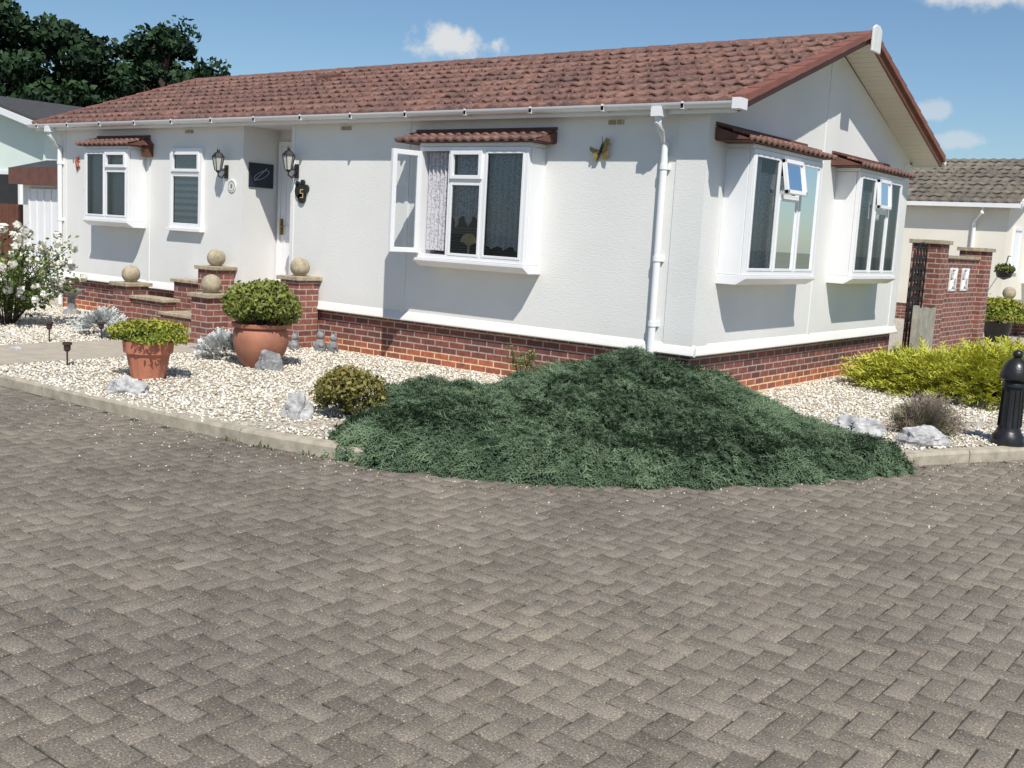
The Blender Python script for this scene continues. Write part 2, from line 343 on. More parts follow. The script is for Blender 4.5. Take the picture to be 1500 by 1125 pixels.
P=P+np.stack([tg[:,1],-tg[:,0]],1)*off[:,None]; pebbles("loose_stones",P[:,0],P[:,1],np.full(1800,-.098),.003,.008,M_gravel)
# ------------------------------------------------------------------ foliage generators
def sprays(name,P,Nn,D,Ln,mat,parent=None,loc=None,pairs=6,wd=.05,rnd=None,curl=-.25):
    n=len(P); D=D/np.linalg.norm(D,axis=1)[:,None]
    S=np.cross(D,Nn); S/=np.linalg.norm(S,axis=1)[:,None]+1e-9; Nn=np.cross(S,D)
    Vs=[];A=[]
    def curve(t): return P+D*(Ln*t)[:,None]+Nn*((curl*t*t)*Ln)[:,None]
    def tri(a,b,c,tone): Vs.append(np.stack([a,b,c],1)); A.append(np.stack([tone[0],tone[0],tone[1]],1))
    b0=curve(np.zeros(n)); tip=curve(np.ones(n)); wv=S*(Ln*wd)[:,None]
    r=rng.uniform(0,1,n) if rnd is None else rnd
    tri(b0-wv,b0+wv,tip,(r*.5,np.clip(r*.5+.5,0,1)))
    for i in range(pairs):
        t=(i+.6)/(pairs+.4); p0=curve(np.full(n,t)); l=Ln*(.42*(1-.62*t))
        for sg in (-1,1):
            dd=D*.72+S*sg*rng.uniform(.45,.85,n)[:,None]+Nn*rng.normal(.05,.28,n)[:,None]
            e=p0+dd*l[:,None]; wv2=D*(Ln*wd*1.1)[:,None]
            tri(p0-wv2,p0+wv2,e,(r*.6+.1*t,np.clip(r*.6+.38,0,1)))
    V=np.concatenate([v.reshape(-1,3) for v in Vs]); A=np.concatenate([a.ravel() for a in A])
    return mesh_np(name,V,np.arange(len(V)).reshape(-1,3),mat,parent,attrs={"rnd":A},loc=loc)
def leaves(name,P,Nn,size,mat,parent=None,loc=None,spread=.8,aspect=.5,rnd=None):
    n=len(P); Nn=Nn+rng.normal(0,spread,(n,3)); Nn/=np.linalg.norm(Nn,axis=1)[:,None]
    T=np.cross(Nn,rng.normal(0,1,(n,3))); T/=np.linalg.norm(T,axis=1)[:,None]; B=np.cross(Nn,T)
    s=(size*rng.uniform(.6,1.3,n))[:,None]
    V=np.stack([P-T*s,P+B*s*aspect-Nn*s*.15,P+T*s,P-B*s*aspect-Nn*s*.15],1)
    r=rng.uniform(0,1,n) if rnd is None else rnd
    return mesh_np(name,V.reshape(-1,3),np.arange(4*n).reshape(-1,4),mat,parent,attrs={"rnd":np.repeat(r,4)},loc=loc)
def blobpts(c,rad,n,shell=.75,low=-.2,lumps=9,amp=.18):
    d=rng.normal(0,1,(int(n*2.5)+20,3)); d/=np.linalg.norm(d,axis=1)[:,None]; d=d[d[:,2]>low][:n]
    ld=rng.normal(0,1,(lumps,3)); ld/=np.linalg.norm(ld,axis=1)[:,None]; lr=rng.uniform(.6,1.3,lumps)
    dots=d@ld.T; b=np.argmax(dots,axis=1)
    f=1+amp*(np.max(dots,axis=1)-.75)*3.2*lr[b]
    r=(shell+(1-shell)*rng.uniform(0,1,len(d))**.5)*f
    return np.array(c)+d*r[:,None]*np.array(rad),d,np.clip((r-shell*.9)/(1.15-shell*.9),0,1)
jg=group("juniper_shrub",(.3,-1.8,0))
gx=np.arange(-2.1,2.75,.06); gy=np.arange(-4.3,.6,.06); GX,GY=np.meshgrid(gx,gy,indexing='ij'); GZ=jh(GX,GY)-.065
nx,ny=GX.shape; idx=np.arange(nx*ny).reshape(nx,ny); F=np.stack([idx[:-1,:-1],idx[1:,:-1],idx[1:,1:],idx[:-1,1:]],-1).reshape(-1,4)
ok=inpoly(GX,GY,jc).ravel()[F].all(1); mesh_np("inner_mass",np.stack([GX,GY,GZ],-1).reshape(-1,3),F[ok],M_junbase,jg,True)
X,Y=sample(150000,-2.1,2.7,-4.3,.6); k=inpoly(X,Y,jc)&~((X<-.0)&(Y>-.12))
clump=.5+.5*np.sin(6*X+3*np.sin(5*Y)+1)*np.sin(7*Y+2*np.sin(4*X))
k&=rng.uniform(0,1,len(X))<(.40+.60*clump)
X,Y,clump=X[k],Y[k],clump[k]; Z=jh(X,Y); e=.03; gxn=(jh(X+e,Y)-jh(X-e,Y))/(2*e); gyn=(jh(X,Y+e)-jh(X,Y-e))/(2*e)
gxn=np.clip(gxn,-1.5,1.5);gyn=np.clip(gyn,-1.5,1.5)
Nn=np.stack([-gxn,-gyn,np.ones_like(X)],1); Nn/=np.linalg.norm(Nn,axis=1)[:,None]
out=np.stack([X+.1,Y+1.0,0*X],1); out/=np.linalg.norm(out,axis=1)[:,None]
aa=.8*np.sin(3*X+ph[4])*np.cos(2.6*Y+ph[5]); out=np.stack([out[:,0]*np.cos(aa)-out[:,1]*np.sin(aa),out[:,0]*np.sin(aa)+out[:,1]*np.cos(aa),0*X],1)
Dd=out+rng.normal(0,.55,(len(X),3))*np.array([1,1,0]); Dd=Dd-Nn*(Dd*Nn).sum(1)[:,None]; Dd/=np.linalg.norm(Dd,axis=1)[:,None]; Dd=Dd+Nn*rng.uniform(0.0,1.0,len(X))[:,None]
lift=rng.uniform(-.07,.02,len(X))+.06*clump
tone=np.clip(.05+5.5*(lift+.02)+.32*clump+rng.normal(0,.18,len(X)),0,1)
edge=dist_poly(X,Y,jc)<.16
Ln=rng.uniform(.04,.105,len(X))*np.where(edge,1.25,1)*np.where(rng.uniform(0,1,len(X))<.06,1.6,1)
Ps=np.stack([X,Y,Z+lift],1)-Dd*.03
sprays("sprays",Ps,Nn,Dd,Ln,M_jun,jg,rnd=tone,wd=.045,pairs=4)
# scattered litter and weeds by the kerb
s_=rng.uniform(cum[44],cum[118],420); P=np.array([kp(v) for v in s_]); tg=np.array([kp(v+.05)-kp(v-.05) for v in s_]); tg/=np.linalg.norm(tg,axis=1)[:,None]
P=P+np.stack([tg[:,1],-tg[:,0]],1)*(.03+rng.exponential(.25,420))[:,None]
leaves("leaf_litter",np.column_stack([P,np.full(420,-.092)]),np.tile([0,0,1.],(420,1)),.012,M_litter,spread=.3,aspect=.6)
WP=[];WD=[]
for t_ in (cum[40]+.2,cum[46],cum[50]+.1,cum[55],cum[57]+.1,cum[60],cum[62]+.15,cum[63],cum[120]+.2):
    p=kp(t_); tg_=kp(t_+.05)-kp(t_-.05); tg_/=np.linalg.norm(tg_); q_=p+np.array([tg_[1],-tg_[0]])*.03
    for k in range(16): WP.append((q_[0]+rng.normal(0,.07),q_[1]-abs(rng.normal(0,.012)),-.1)); WD.append((rng.normal(0,.6),rng.normal(-.2,.5),rng.uniform(.3,1)))
WP=np.array(WP);WD=np.array(WD); sprays("weeds",WP,np.tile([0.1,0.2,1.],(len(WP),1))+rng.normal(0,.2,WP.shape),WD,rng.uniform(.025,.055,len(WP)),M_rose,pairs=3,wd=.1)
# ------------------------------------------------------------------ tiles
def tile_roof(name,o,ux,Lx,us,Ls,course,wave,parent,mat,amp=.026,saw=.032,ncol=8):
    ux=np.array(ux,float);ux/=np.linalg.norm(ux);us=np.array(us,float);us/=np.linalg.norm(us);nn=np.cross(ux,us)
    if nn[2]<0: nn=-nn
    nu=int(Lx/wave*ncol)+1; U_=np.linspace(0,Lx,nu); prof=(.5+.5*np.cos(2*np.pi*U_/wave))**1.3*amp
    nc=max(1,round(Ls/course)); cs=Ls/nc; rows=[];A=[]
    tileid=np.floor(U_/(wave*2.0)+.25).astype(int)
    for c in range(nc):
        rr=rng.uniform(0,1,tileid.max()+2)*.8+rng.uniform(0,.2)
        for (t,h) in ((0.0,-.012),(0.0,saw-.006),(.03,saw),(.5,saw*.5),(1.0,0.0)):
            rows.append(np.array(o)+ux*U_[:,None]+us*(cs*(c+t))+nn*((prof+h)[:,None])); A.append(rr[tileid])
    R=np.array(rows); nr=len(R); idx=np.arange(nr*nu).reshape(nr,nu); F=np.stack([idx[:-1,:-1],idx[:-1,1:],idx[1:,1:],idx[1:,:-1]],-1).reshape(-1,4)
    return mesh_np(name,R.reshape(-1,3),F,mat,parent,attrs={"rnd":np.array(A).ravel()})
class Fr:
    def __init__(s,o,a,n): s.o=np.array(o,float);s.a=np.array(a,float);s.n=np.array(n,float)
    def P(s,u,d,z): return s.o+s.a*u+s.n*d+np.array([0,0,z])
    def box(s,mb,u0,u1,d0,d1,z0,z1):
        mb.obox(s.P((u0+u1)/2,(d0+d1)/2,(z0+z1)/2),s.a*(u1-u0)/2,s.n*(d1-d0)/2,(0,0,(z1-z0)/2))
    def quad(s,mb,u0,u1,d,z0,z1): mb.add([s.P(u0,d,z0),s.P(u1,d,z0),s.P(u1,d,z1),s.P(u0,d,z1)],[(0,1,2,3)])
def ringframe(fr,mb,u0,u1,d0,d1,z0,z1,t):
    fr.box(mb,u0,u0+t,d0,d1,z0,z1); fr.box(mb,u1-t,u1,d0,d1,z0,z1); fr.box(mb,u0+t,u1-t,d0,d1,z0,z0+t); fr.box(mb,u0+t,u1-t,d0,d1,z1-t,z1)
def curtain(fr,mb,u0,u1,d,z0,z1,amp=.02,fold=.07,scal=0):
    n=int((u1-u0)/.01)+2; us=np.linspace(u0,u1,n); V=[];F=[]
    for u in us:
        dd=d+amp*math.sin(u*2*math.pi/fold+.7*math.sin(u*9)); zb=z0+(scal*abs(math.sin(u*18)) if scal else 0)
        V.append(fr.P(u,dd,zb)); V.append(fr.P(u,dd,z1))
    for i in range(n-1): F.append((2*i,2*i+2,2*i+3,2*i+1))
    mb.add(V,F)
def blinds(fr,mb,u0,u1,d,z0,z1,st=.035,h=.5):
    z=z0
    while z<z1:
        c=fr.P((u0+u1)/2,d,z+st/2); nv=fr.n*st*.5*(1-h)+np.array([0,0,-st*.5*h*1.6]); up=np.cross(fr.a,nv); up/=np.linalg.norm(up)
        mb.obox(c,fr.a*(u1-u0)/2,nv,up*.001); z+=st
# ------------------------------------------------------------------ main bungalow
W=6.0;LL=11.65;zt=.5;zs=2.84;ze=2.92;zr=4.06;g_=.39;gl=.5;e_=.15
B=group("bungalow",(0,0,0))
rx0,rx1,rd=-6.98,-6.0,.62
mb=MB()
def wq(a,b,z0=zt,z1=zs+.06): mb.add([(*a,z0),(*b,z0),(*b,z1),(*a,z1)],[(0,1,2,3)])
wq((-LL,0),(rx0,0)); wq((rx0,0),(rx0,rd)); wq((rx0,rd),(rx1,rd)); wq((rx1,rd),(rx1,0)); wq((rx1,0),(0,0))
mb.add([(0,0,zt),(0,W,zt),(0,W,zs+.06),(0,W/2,zr-.1),(0,0,zs+.06)],[(0,1,2,3,4)])
mb.add([(-LL,0,zt),(-LL,W,zt),(-LL,W,zs+.06),(-LL,W/2,zr-.1),(-LL,0,zs+.06)],[(0,1,2,3,4)])
wq((0,W),(-LL,W)); mb.obj("walls",M_wall,B)
mb=MB()
for x0,x1 in ((-.32,0.010),(-3.96,-3.90),(-9.22,-9.15),(rx0-.06,rx0),(rx1,rx1+.06),(-LL-.010,-LL+.2)):
    mb.box(x0,x1,-.010,.0,zt+.07,zs)
mb.box(0,.010,0.0,.30,zt+.07,zs); mb.box(0,.010,W-.25,W,zt+.07,zs); mb.box(0,.008,2.88,2.94,zt+.07,3.85)
mb.obj("cover_strips",M_wall,B)
mb=MB()
pr=[(.0,.10),(.02,.07),(.045,.015),(.05,0),(.04,-.012),(0,-.012)]
mb.prism([(-LL-.05,-d_,zt+h) for d_,h in pr],(rx0+LL+.05,0,0))
mb.prism([(rx1,-d_,zt+h) for d_,h in pr],(-rx1+.05,0,0))
mb.prism([(d_,0.0,zt+h) for d_,h in pr],(0,W+.05,0))
mb.obj("base_trim",M_wall,B)
mb=MB(); mb.box(-LL+.03,-.03,.03,W-.03,-.15,zt-.01); mb.obj("brick_plinth",M_brick,B)
sl=math.hypot(W/2+e_,zr-ze); us=np.array([0,W/2+e_,zr-ze])/sl; us2=np.array([0,-(W/2+e_),zr-ze])/sl
tile_roof("front_roof",(-LL-gl,-e_-.03,ze-.012),(1,0,0),LL+gl+g_,us,sl+.03,.336,.2,B,M_tile,.028,.040)
tile_roof("rear_roof",(-LL-gl,W+e_+.03,ze-.012),(1,0,0),LL+gl+g_,us2,sl+.03,.336,.2,B,M_tile)
mb=MB(); mb.prism([(-7.9,2.05,3.74),(-7.6,2.05,3.74),(-7.6,2.05,3.84),(-7.9,2.05,3.84)],(0,.28,.07)); mb.obj("roof_vent",M_brownroof,B,bevel=.02)
mb=MB()
nR=int((LL+gl+g_)/.42)
for i in range(nR+1):
    x=-LL-gl+i*(LL+gl+g_-.4)/nR; V=[];F=[];K=8
    for xx,rr in ((x,.115),(x+.41,.105)):
        for k in range(K+1):
            a=math.pi*k/K; V.append((xx,W/2-rr*1.15*math.cos(a),zr-.035+rr*.75*math.sin(a)))
    for k in range(K): F.append((k,k+1,K+1+k+1,K+1+k))
    F.append(tuple(range(K+1))); F.append(tuple(range(K+1,2*K+2))[::-1]); mb.add(V,F)
ro=mb.obj("ridge_tiles",M_tile,B)
a=ro.data.attributes.new("rnd",'FLOAT','POINT'); a.data.foreach_set("value",rng.uniform(.2,.7,len(ro.data.vertices)).astype(np.float32))
mb=MB(); mbs=MB(); mbv=MB()
for side in (0,1):
    Y0=(-e_ if side==0 else W+e_); Yr=W/2
    for xg0,xg1 in ((0.0,g_-.03),(-LL-gl+.03,-LL)):
        n_sl=30; P0=np.array([0,Y0,ze-.06]);P1=np.array([0,Yr,zr-.06])
        for k in range(n_sl):
            a0=P0+(P1-P0)*(k/n_sl); a1=P0+(P1-P0)*((k+.93)/n_sl)
            mbs.add([(xg0,a0[1],a0[2]-.02),(xg1,a0[1],a0[2]-.02),(xg1,a1[1],a1[2]-.02),(xg0,a1[1],a1[2]-.02),(xg0,a0[1],a0[2]),(xg1,a0[1],a0[2]),(xg1,a1[1],a1[2]),(xg0,a1[1],a1[2])],[(0,1,2,3),(4,5,6,7),(0,1,5,4),(1,2,6,5),(2,3,7,6),(3,0,4,7)])
    for xb in (g_-.03,-LL-gl):
        mb.prism([(xb,Y0,ze-.09),(xb,Yr,zr-.09),(xb,Yr,zr+.015),(xb,Y0,ze+.015)],(.03,0,0))
    for xb,w_ in ((g_-.10,.14),(-LL-gl-.04,.14)):
        nv=10
        for k in range(nv):
            t0=k/nv; t1=(k+1)/nv; p0=np.array([xb,Y0+(Yr-Y0)*t0,ze+(zr-ze)*t0+.066]); p1=np.array([xb,Y0+(Yr-Y0)*t1,ze+(zr-ze)*t1+.052])
            mbv.prism([p0-(0,0,.09),p0,p1,p1-(0,0,.07)],(w_,0,0))
mb.obj("bargeboards",M_barge,B); mbs.obj("verge_soffit",M_soffit,B); mbv.obj("verge_caps",M_barge,B,bevel=.006)
mb=MB(); mb.box(-LL,0,-e_,0.0,zs,zs+.012); mb.box(-LL-gl+.03,g_-.03,-e_-.012,-e_+.006,zs-.02,ze); mb.box(-LL,0,W,W+e_,zs,zs+.012); mb.box(-LL,g_-.03,W+e_-.006,W+e_+.012,zs-.02,ze)
mb.box(rx0,rx1,0.001,rd,zs,zs+.012)
mb.obj("fascia_soffit",M_upvc,B)
mb=MB(); mb.prism([(g_+.043,W/2-.13,zr-.20),(g_+.043,W/2+.13,zr-.20),(g_+.043,W/2+.13,zr+.06),(g_+.043,W/2+.05,zr+.10),(g_+.043,W/2-.05,zr+.10),(g_+.043,W/2-.13,zr+.06)],(.03,0,0)); mb.obj("ridge_end_cap",M_whitepaint,B,bevel=.008)
def gutter(mb,x0,x1,y,z,r=.055):
    K=8; V=[];F=[]
    prof=[(y-r*math.cos(math.pi*k/K),z-r*math.sin(math.pi*k/K)) for k in range(K+1)]+[(y+(r-.005)*math.cos(math.pi*k/K),z-(r-.005)*math.sin(math.pi*k/K)) for k in range(K+1)]
    n=len(prof)
    for x in (x0,x1): V+=[(x,a,b) for a,b in prof]
    for k in range(n): F.append((k,(k+1)%n,n+(k+1)%n,n+k))
    mb.add(V,F)
    for x in (x0,x1-.004): mb.prism([(x,y-r*math.cos(math.pi*k/K),z-r*math.sin(math.pi*k/K)) for k in range(K+1)],(.004,0,0))
    x=x0+.3
    while x<x1:
        mb.box(x-.012,x+.012,y-r-.006,y+r,z-r-.006,z-r*.2) ; mb.box(x-.012,x+.012,y-r-.006,y-r+.002,z-r,z+.008); x+=.9
mb=MB(); gutter(mb,-LL-gl,g_+.02,-e_-.075,ze-.008); mb.box(g_-.02,g_+.06,-e_-.14,-e_+.02,zs,ze+.02)
gutter(mb,-LL-gl,g_+.02,W+e_+.075,ze-.008); mb.obj("gutters",M_upvc,B,smooth=True)
mb=MB()
def downpipe(x,yg):
    mb.box(x-.055,x+.055,yg-.06,yg+.055,ze-.13,ze-.045)
    mb.tube([(x,yg,ze-.1),(x,yg,ze-.18),(x,yg+.06,ze-.26),(x,-.055,ze-.36),(x,-.055,ze-.5),(x,-.055,.05)],.036,12)
    for z in (2.3,1.4,.75): mb.tube([(x,-.055,z),(x,-.055,z+.05)],.044,12); mb.box(x-.05,x+.05,-.03,-.001,z,z+.05)
downpipe(-.43,-e_-.075); downpipe(-LL+.1,-e_-.075); mb.obj("downpipes",M_upvc,B,smooth=True)
mb=MB()
for x in (-1.05,-5.0,-8.2): mb.box(x-.09,x-.01,-.012,0,zs-.09,zs-.045); mb.box(x+.01,x+.09,-.012,0,zs-.09,zs-.045)
mb.obj("eave_vents",M_stone,B)
mb=MB(); fr=Fr((rx0,rd,0),(1,0,0),(0,-1,0)); ringframe(fr,mb,.03,.95,0.0,.05,.52,2.68,.06)
fr.box(mb,.09,.89,0,.035,.55,2.62)
for z0,z1 in ((.7,1.35),(1.5,2.45)):
    for u0,u1 in ((.17,.46),(.52,.81)): ringframe(fr,mb,u0,u1,.035,.047,z0,z1,.03)
mb.obj("front_door",M_upvc,B,bevel=.004)
mb=MB(); fr.box(mb,.12,.145,.035,.08,1.4,1.62); mb.tube([fr.P(.13,.08,1.52),fr.P(.23,.09,1.52)],.009,8); mb.obj("door_handle",M_bronze,B)
def light(fr,F_,G,u0,u1,z0,z1,d,t=.035,sash=False):
    ringframe(fr,F_,u0,u1,d,d+(.025 if not sash else .045),z0,z1,t if not sash else t+.012)
    fr.quad(G,u0+t,u1-t,d+.01,z0+t,z1-t)
def bay(name,o,a,n,width,z0,z1,lights,depth=.3,canopy=(.18,.18),openleft=False,tilt=None):
    fr=Fr(o,a,n); F_=MB();G=MB();Dk=MB();Bx=MB()
    Bx.prism([fr.P(-.02,0,z0-.10),fr.P(-.02,depth*.72,z0-.10),fr.P(-.02,depth+.025,z0-.035),fr.P(-.02,depth+.025,z0-.003),fr.P(-.02,0,z0-.003)],fr.a*(width+.04))
    fr.box(Bx,-.01,width+.01,0,depth-.01,z1+.003,z1+.045)
    fr.box(Bx,-.008,.03,.0,depth-.048,z0,z1); fr.box(Bx,width-.03,width+.008,.0,depth-.048,z0,z1)
    Bx.obj(name+"_bay_box",M_upvc,B,bevel=.004)
    ringframe(fr,F_,0,width,depth-.045,depth,z0,z1,.045)
    for k,(u0,u1,sp) in enumerate(lights):
        if k: fr.box(F_,u0-.02,u0+.02,depth-.045,depth-.002,z0+.045,z1-.045)
        a0=u0+(.02 if k else .045); a1=u1-(.02 if k<len(lights)-1 else .045)
        if sp:
            fr.box(F_,a0,a1,depth-.045,depth-.004,sp-.02,sp+.02)
            light(fr,F_,G,a0,a1,z0+.045,sp-.02,depth-.02,.028)
            if tilt:
                h=z1-.045-(sp+.02); an=tilt; zt_=z1-.045
                up=fr.n*(-math.sin(an))+np.array([0,0,math.cos(an)]); nn=fr.n*math.cos(an)+np.array([0,0,math.sin(an)])
                c0=fr.P(0,depth+.01,zt_)
                for (ua,ub,ha,hb) in ((a0,a0+.04,0,h),(a1-.04,a1,0,h),(a0,a1,0,.04),(a0,a1,h-.04,h)):
                    F_.obox(c0+fr.a*(ua+ub)/2-up*(ha+hb)/2,fr.a*(ub-ua)/2,nn*.02,up*(hb-ha)/2)
                G.add([c0+fr.a*(a0+.04)-up*.04,c0+fr.a*(a1-.04)-up*.04,c0+fr.a*(a1-.04)-up*(h-.04),c0+fr.a*(a0+.04)-up*(h-.04)],[(0,1,2,3)])
            else: light(fr,F_,G,a0,a1,sp+.02,z1-.045,depth-.02,.03,True)
        elif openleft and k==0:
            dirv=fr.n*.97-fr.a*.22; dirv/=np.linalg.norm(dirv)
            ww=a1-a0; nv=np.cross(dirv,(0,0,1)); c=Fr(fr.P(a0-.01,depth+.01,0),dirv,nv)
            ringframe(c,F_,0,ww*.98,-.02,.025,z0+.05,z1-.05,.055); c.quad(G,.05,ww-.05,0,z0+.1,z1-.1)
        else: light(fr,F_,G,a0,a1,z0+.045,z1-.045,depth-.02,.028)
    F_.obj(name+"_bay_frame",M_upvc,B,bevel=.003); G.obj(name+"_bay_glass",M_glass,B)
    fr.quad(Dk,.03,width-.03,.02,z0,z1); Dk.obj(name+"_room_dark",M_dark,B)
    c0,c1=canopy; us_=fr.n*(-(depth+.07))+np.array([0,0,.12]); Ls=np.linalg.norm(us_)
    tile_roof(name+"_canopy_tiles",fr.P(-c0,depth+.07,z1+.06),fr.a,width+c0+c1,us_,Ls,Ls/2,.13,B,M_tile,.022,.02,8)
    Cn=MB()
    for u in (-c0,width+c1-.015): Cn.prism([fr.P(u,0,z1+.058),fr.P(u,depth+.065,z1+.058),fr.P(u,depth+.065,z1+.066),fr.P(u,0,z1+.18)],fr.a*.015)
    fr.box(Cn,-c0,width+c1,.0,.02,z1+.19,z1+.225)
    fr.box(Cn,-c0+.016,width+c1-.016,.003,depth+.06,z1+.048,z1+.056)
    Cn.obj(name+"_canopy_trim",M_brownroof,B)
    return fr
fr=bay("front",(-3.47,0,0),(1,0,0),(0,-1,0),1.55,1.27,2.51,[(0,.46,None),(.46,.95,2.14),(.95,1.55,None)],canopy=(.33,.14),openleft=True)
C=MB(); curtain(fr,C,.05,.40,.19,1.36,2.46,.018,.06); curtain(fr,C,.44,.95,.22,1.62,2.12,.012,.05,.14); curtain(fr,C,.5,.93,.22,2.17,2.46,.01,.05,0); C.obj("front_lace_curtains",M_lace,B)
C=MB(); curtain(fr,C,.98,1.5,.22,1.40,2.46,.016,.08,.05); C.obj("front_net_curtain",M_net,B)
C=MB(); blinds(fr,C,.05,.94,.10,1.31,1.62,.03,.3); blinds(fr,C,1.0,1.5,.12,1.31,1.5,.03,.3); C.obj("front_dark_blinds",M_dblind,B)
C=MB(); fr.box(C,.60,.86,.2,.25,1.315,1.335); C.tube([fr.P(.73,.225,1.335),fr.P(.73,.225,1.44)],[.02,.014],8)
for k in range(16):
    a=math.pi*(k+.5)/16; C.tube([fr.P(.73,.225,1.43),fr.P(.73+.07*math.cos(a),.225,1.47+.04*math.sin(a)),fr.P(.73+.12*math.cos(a),.225,1.47+.10*math.sin(a))],[.009,.009,.014],6)
C.obj("carved_tree_ornament",M_goldwood,B)
fr=bay("left",(-10.42,0,0),(1,0,0),(0,-1,0),1.16,1.47,2.51,[(0,.56,None),(.56,1.16,2.22)],canopy=(.12,.12))
C=MB(); blinds(fr,C,.06,1.1,.20,1.52,2.46,.035,.6); C.obj("left_blinds",M_blind,B)
for nm,y0,wd_ in (("side",.42,1.73),("side_rear",3.34,1.54)):
    fr=bay(nm,(0,y0,0),(0,1,0),(1,0,0),wd_,1.31,2.55,[(0,wd_*.37,None),(wd_*.37,wd_*.68,2.13),(wd_*.68,wd_,None)],canopy=(.30,.2) if nm=="side" else (.22,.25),tilt=math.radians(11) if nm=="side" else math.radians(5))
    C=MB(); curtain(fr,C,.03,wd_*.24,.19,1.33,2.5,.02,.07); curtain(fr,C,wd_*.76,wd_-.04,.19,1.33,2.5,.02,.07); C.obj(nm+"_curtains",M_curt,B)
    C=MB(); curtain(fr,C,wd_*.2,wd_*.80,.18,1.33,2.35,.012,.05); C.obj(nm+"_lace",M_net,B)
fr=Fr((-8.6,0,0),(1,0,0),(0,-1,0)); F_=MB();G=MB(); ringframe(fr,F_,0,.75,.001,.05,1.41,2.54,.05); fr.box(F_,.05,.70,.001,.048,2.17,2.21); light(fr,F_,G,.05,.70,1.46,2.17,.02,.025); light(fr,F_,G,.05,.70,2.21,2.49,.02,.03,True); fr.box(F_,-.03,.78,.0012,.09,1.37,1.408)
F_.obj("bathroom_window_frame",M_upvc,B,bevel=.003); G.obj("bathroom_window_glass",M_glass,B)
Dk=MB(); fr.quad(Dk,.05,.7,.003,1.46,2.5); Dk.obj("bathroom_dark",M_curt,B)
C=MB()
for z in np.arange(1.5,2.14,.09): fr.box(C,.075,.675,.006,.01,z,z+.05)
C.obj("bathroom_blind",M_whitepaint,B)
# ------------------------------------------------------------------ wall fittings
def lantern(x,z):
    G_=group("wall_lantern",(x,0,z)); m=MB()
    m.box(x-.035,x+.035,-.02,-.001,z-.2,z-.02); m.tube([(x,-.02,z-.12),(x,-.09,z-.2),(x,-.15,z-.17),(x,-.15,z-.12)],.011,8)
    c=(x,-.15,z)
    m.lathe(c,[(.02,-.13),(.035,-.11),(.045,-.10)],6); m.lathe(c,[(.085,.075),(.08,.09),(.05,.13),(.02,.15),(.022,.17),(.006,.2)],6)
    for k in range(6):
        a=2*math.pi*k/6; m.tube([(x+.045*math.cos(a),-.15+.045*math.sin(a),z-.1),(x+.08*math.cos(a),-.15+.08*math.sin(a),z+.08)],.006,6)
    m.tube([(x,-.02,z-.05),(x,-.06,z-.09),(x,-.11,z-.1)],.008,6)
    m.obj("frame",M_black,G_); g=MB(); g.lathe(c,[(.040,-.1),(.074,.075)],6); g.obj("glass",M_lampglass,G_)
lantern(-7.34,2.33); lantern(-5.89,2.35)
G_=group("boat_sign",(rx0,.25,2.2)); m=MB(); m.box(rx0+.002,rx0+.02,.08,.50,2.03,2.36); m.obj("board",M_navy,G_,bevel=.004)
m=MB()
for k in range(14):
    a0=2*math.pi*k/14;a1=2*math.pi*(k+1)/14; m.tube([(rx0+.022,.29+.13*math.cos(a0),2.2+.05*math.sin(a0)+.05*math.cos(a0)),(rx0+.022,.29+.13*math.cos(a1),2.2+.05*math.sin(a1)+.05*math.cos(a1))],.003,5)
m.tube([(rx0+.022,.17,2.12),(rx0+.022,.38,2.30)],.004,5); m.obj("drawing",M_blind,G_)
G_=group("round_wall_plate",(-7.22,0,2.03)); m=MB()
m.tube([(-7.22,-.001,2.03),(-7.22,-.014,2.03)],.09,24); m.obj("plate",M_whitepaint,G_,bevel=.004)
m=MB()
for k in range(20):
    a0=2*math.pi*k/20;a1=2*math.pi*(k+1)/20; m.tube([(-7.22+.065*math.cos(a0),-.016,2.03+.065*math.sin(a0)),(-7.22+.065*math.cos(a1),-.016,2.03+.065*math.sin(a1))],.004,5)
m.box(-7.24,-7.2,-.018,-.014,2.0,2.06); m.obj("motif",M_dkrock,G_)
G_=group("number_plaque",(-5.78,0,1.97)); m=MB()
m.tube([(-5.80,-.001,1.99),(-5.80,-.03,1.99)],.10,14); m.tube([(-5.70,-.001,2.02),(-5.70,-.035,2.02)],.055,12); m.tube([(-5.77,-.001,1.9),(-5.77,-.03,1.9)],.07,12); m.tube([(-5.86,-.001,2.08),(-5.86,-.03,2.08)],.035,10); m.tube([(-5.76,-.001,2.10),(-5.76,-.03,2.10)],.035,10); m.obj("body",M_black,G_)
m=MB(); m.box(-5.79,-5.73,-.036,-.031,2.0,2.012); m.box(-5.79,-5.778,-.036,-.031,1.955,2.0); m.box(-5.778,-5.73,-.036,-.031,1.955,1.965); m.box(-5.742,-5.73,-.036,-.031,1.90,1.955); m.box(-5.79,-5.742,-.036,-.031,1.90,1.91); m.obj("numeral",M_goldwood,G_)
G_=group("butterfly_wall_ornament",(-1.2,0,2.49)); m=MB()
def wing(pts): m.prism([(-1.2+a*.8,-.02-abs(a)*.25,2.49+b*.8) for a,b in pts],(0,-.006,0))
wing([(0.01,.0),(.03,.08),(.10,.15),(.15,.14),(.15,.08),(.10,.02)]); wing([(.01,-.01),(.10,.01),(.15,-.03),(.13,-.10),(.06,-.12),(.02,-.06)])
wing([(-.01,.0),(-.08,.02),(-.14,.05),(-.15,.0),(-.10,-.04)]); wing([(-.01,-.01),(-.09,-.05),(-.09,-.12),(-.04,-.14),(-.01,-.08)])
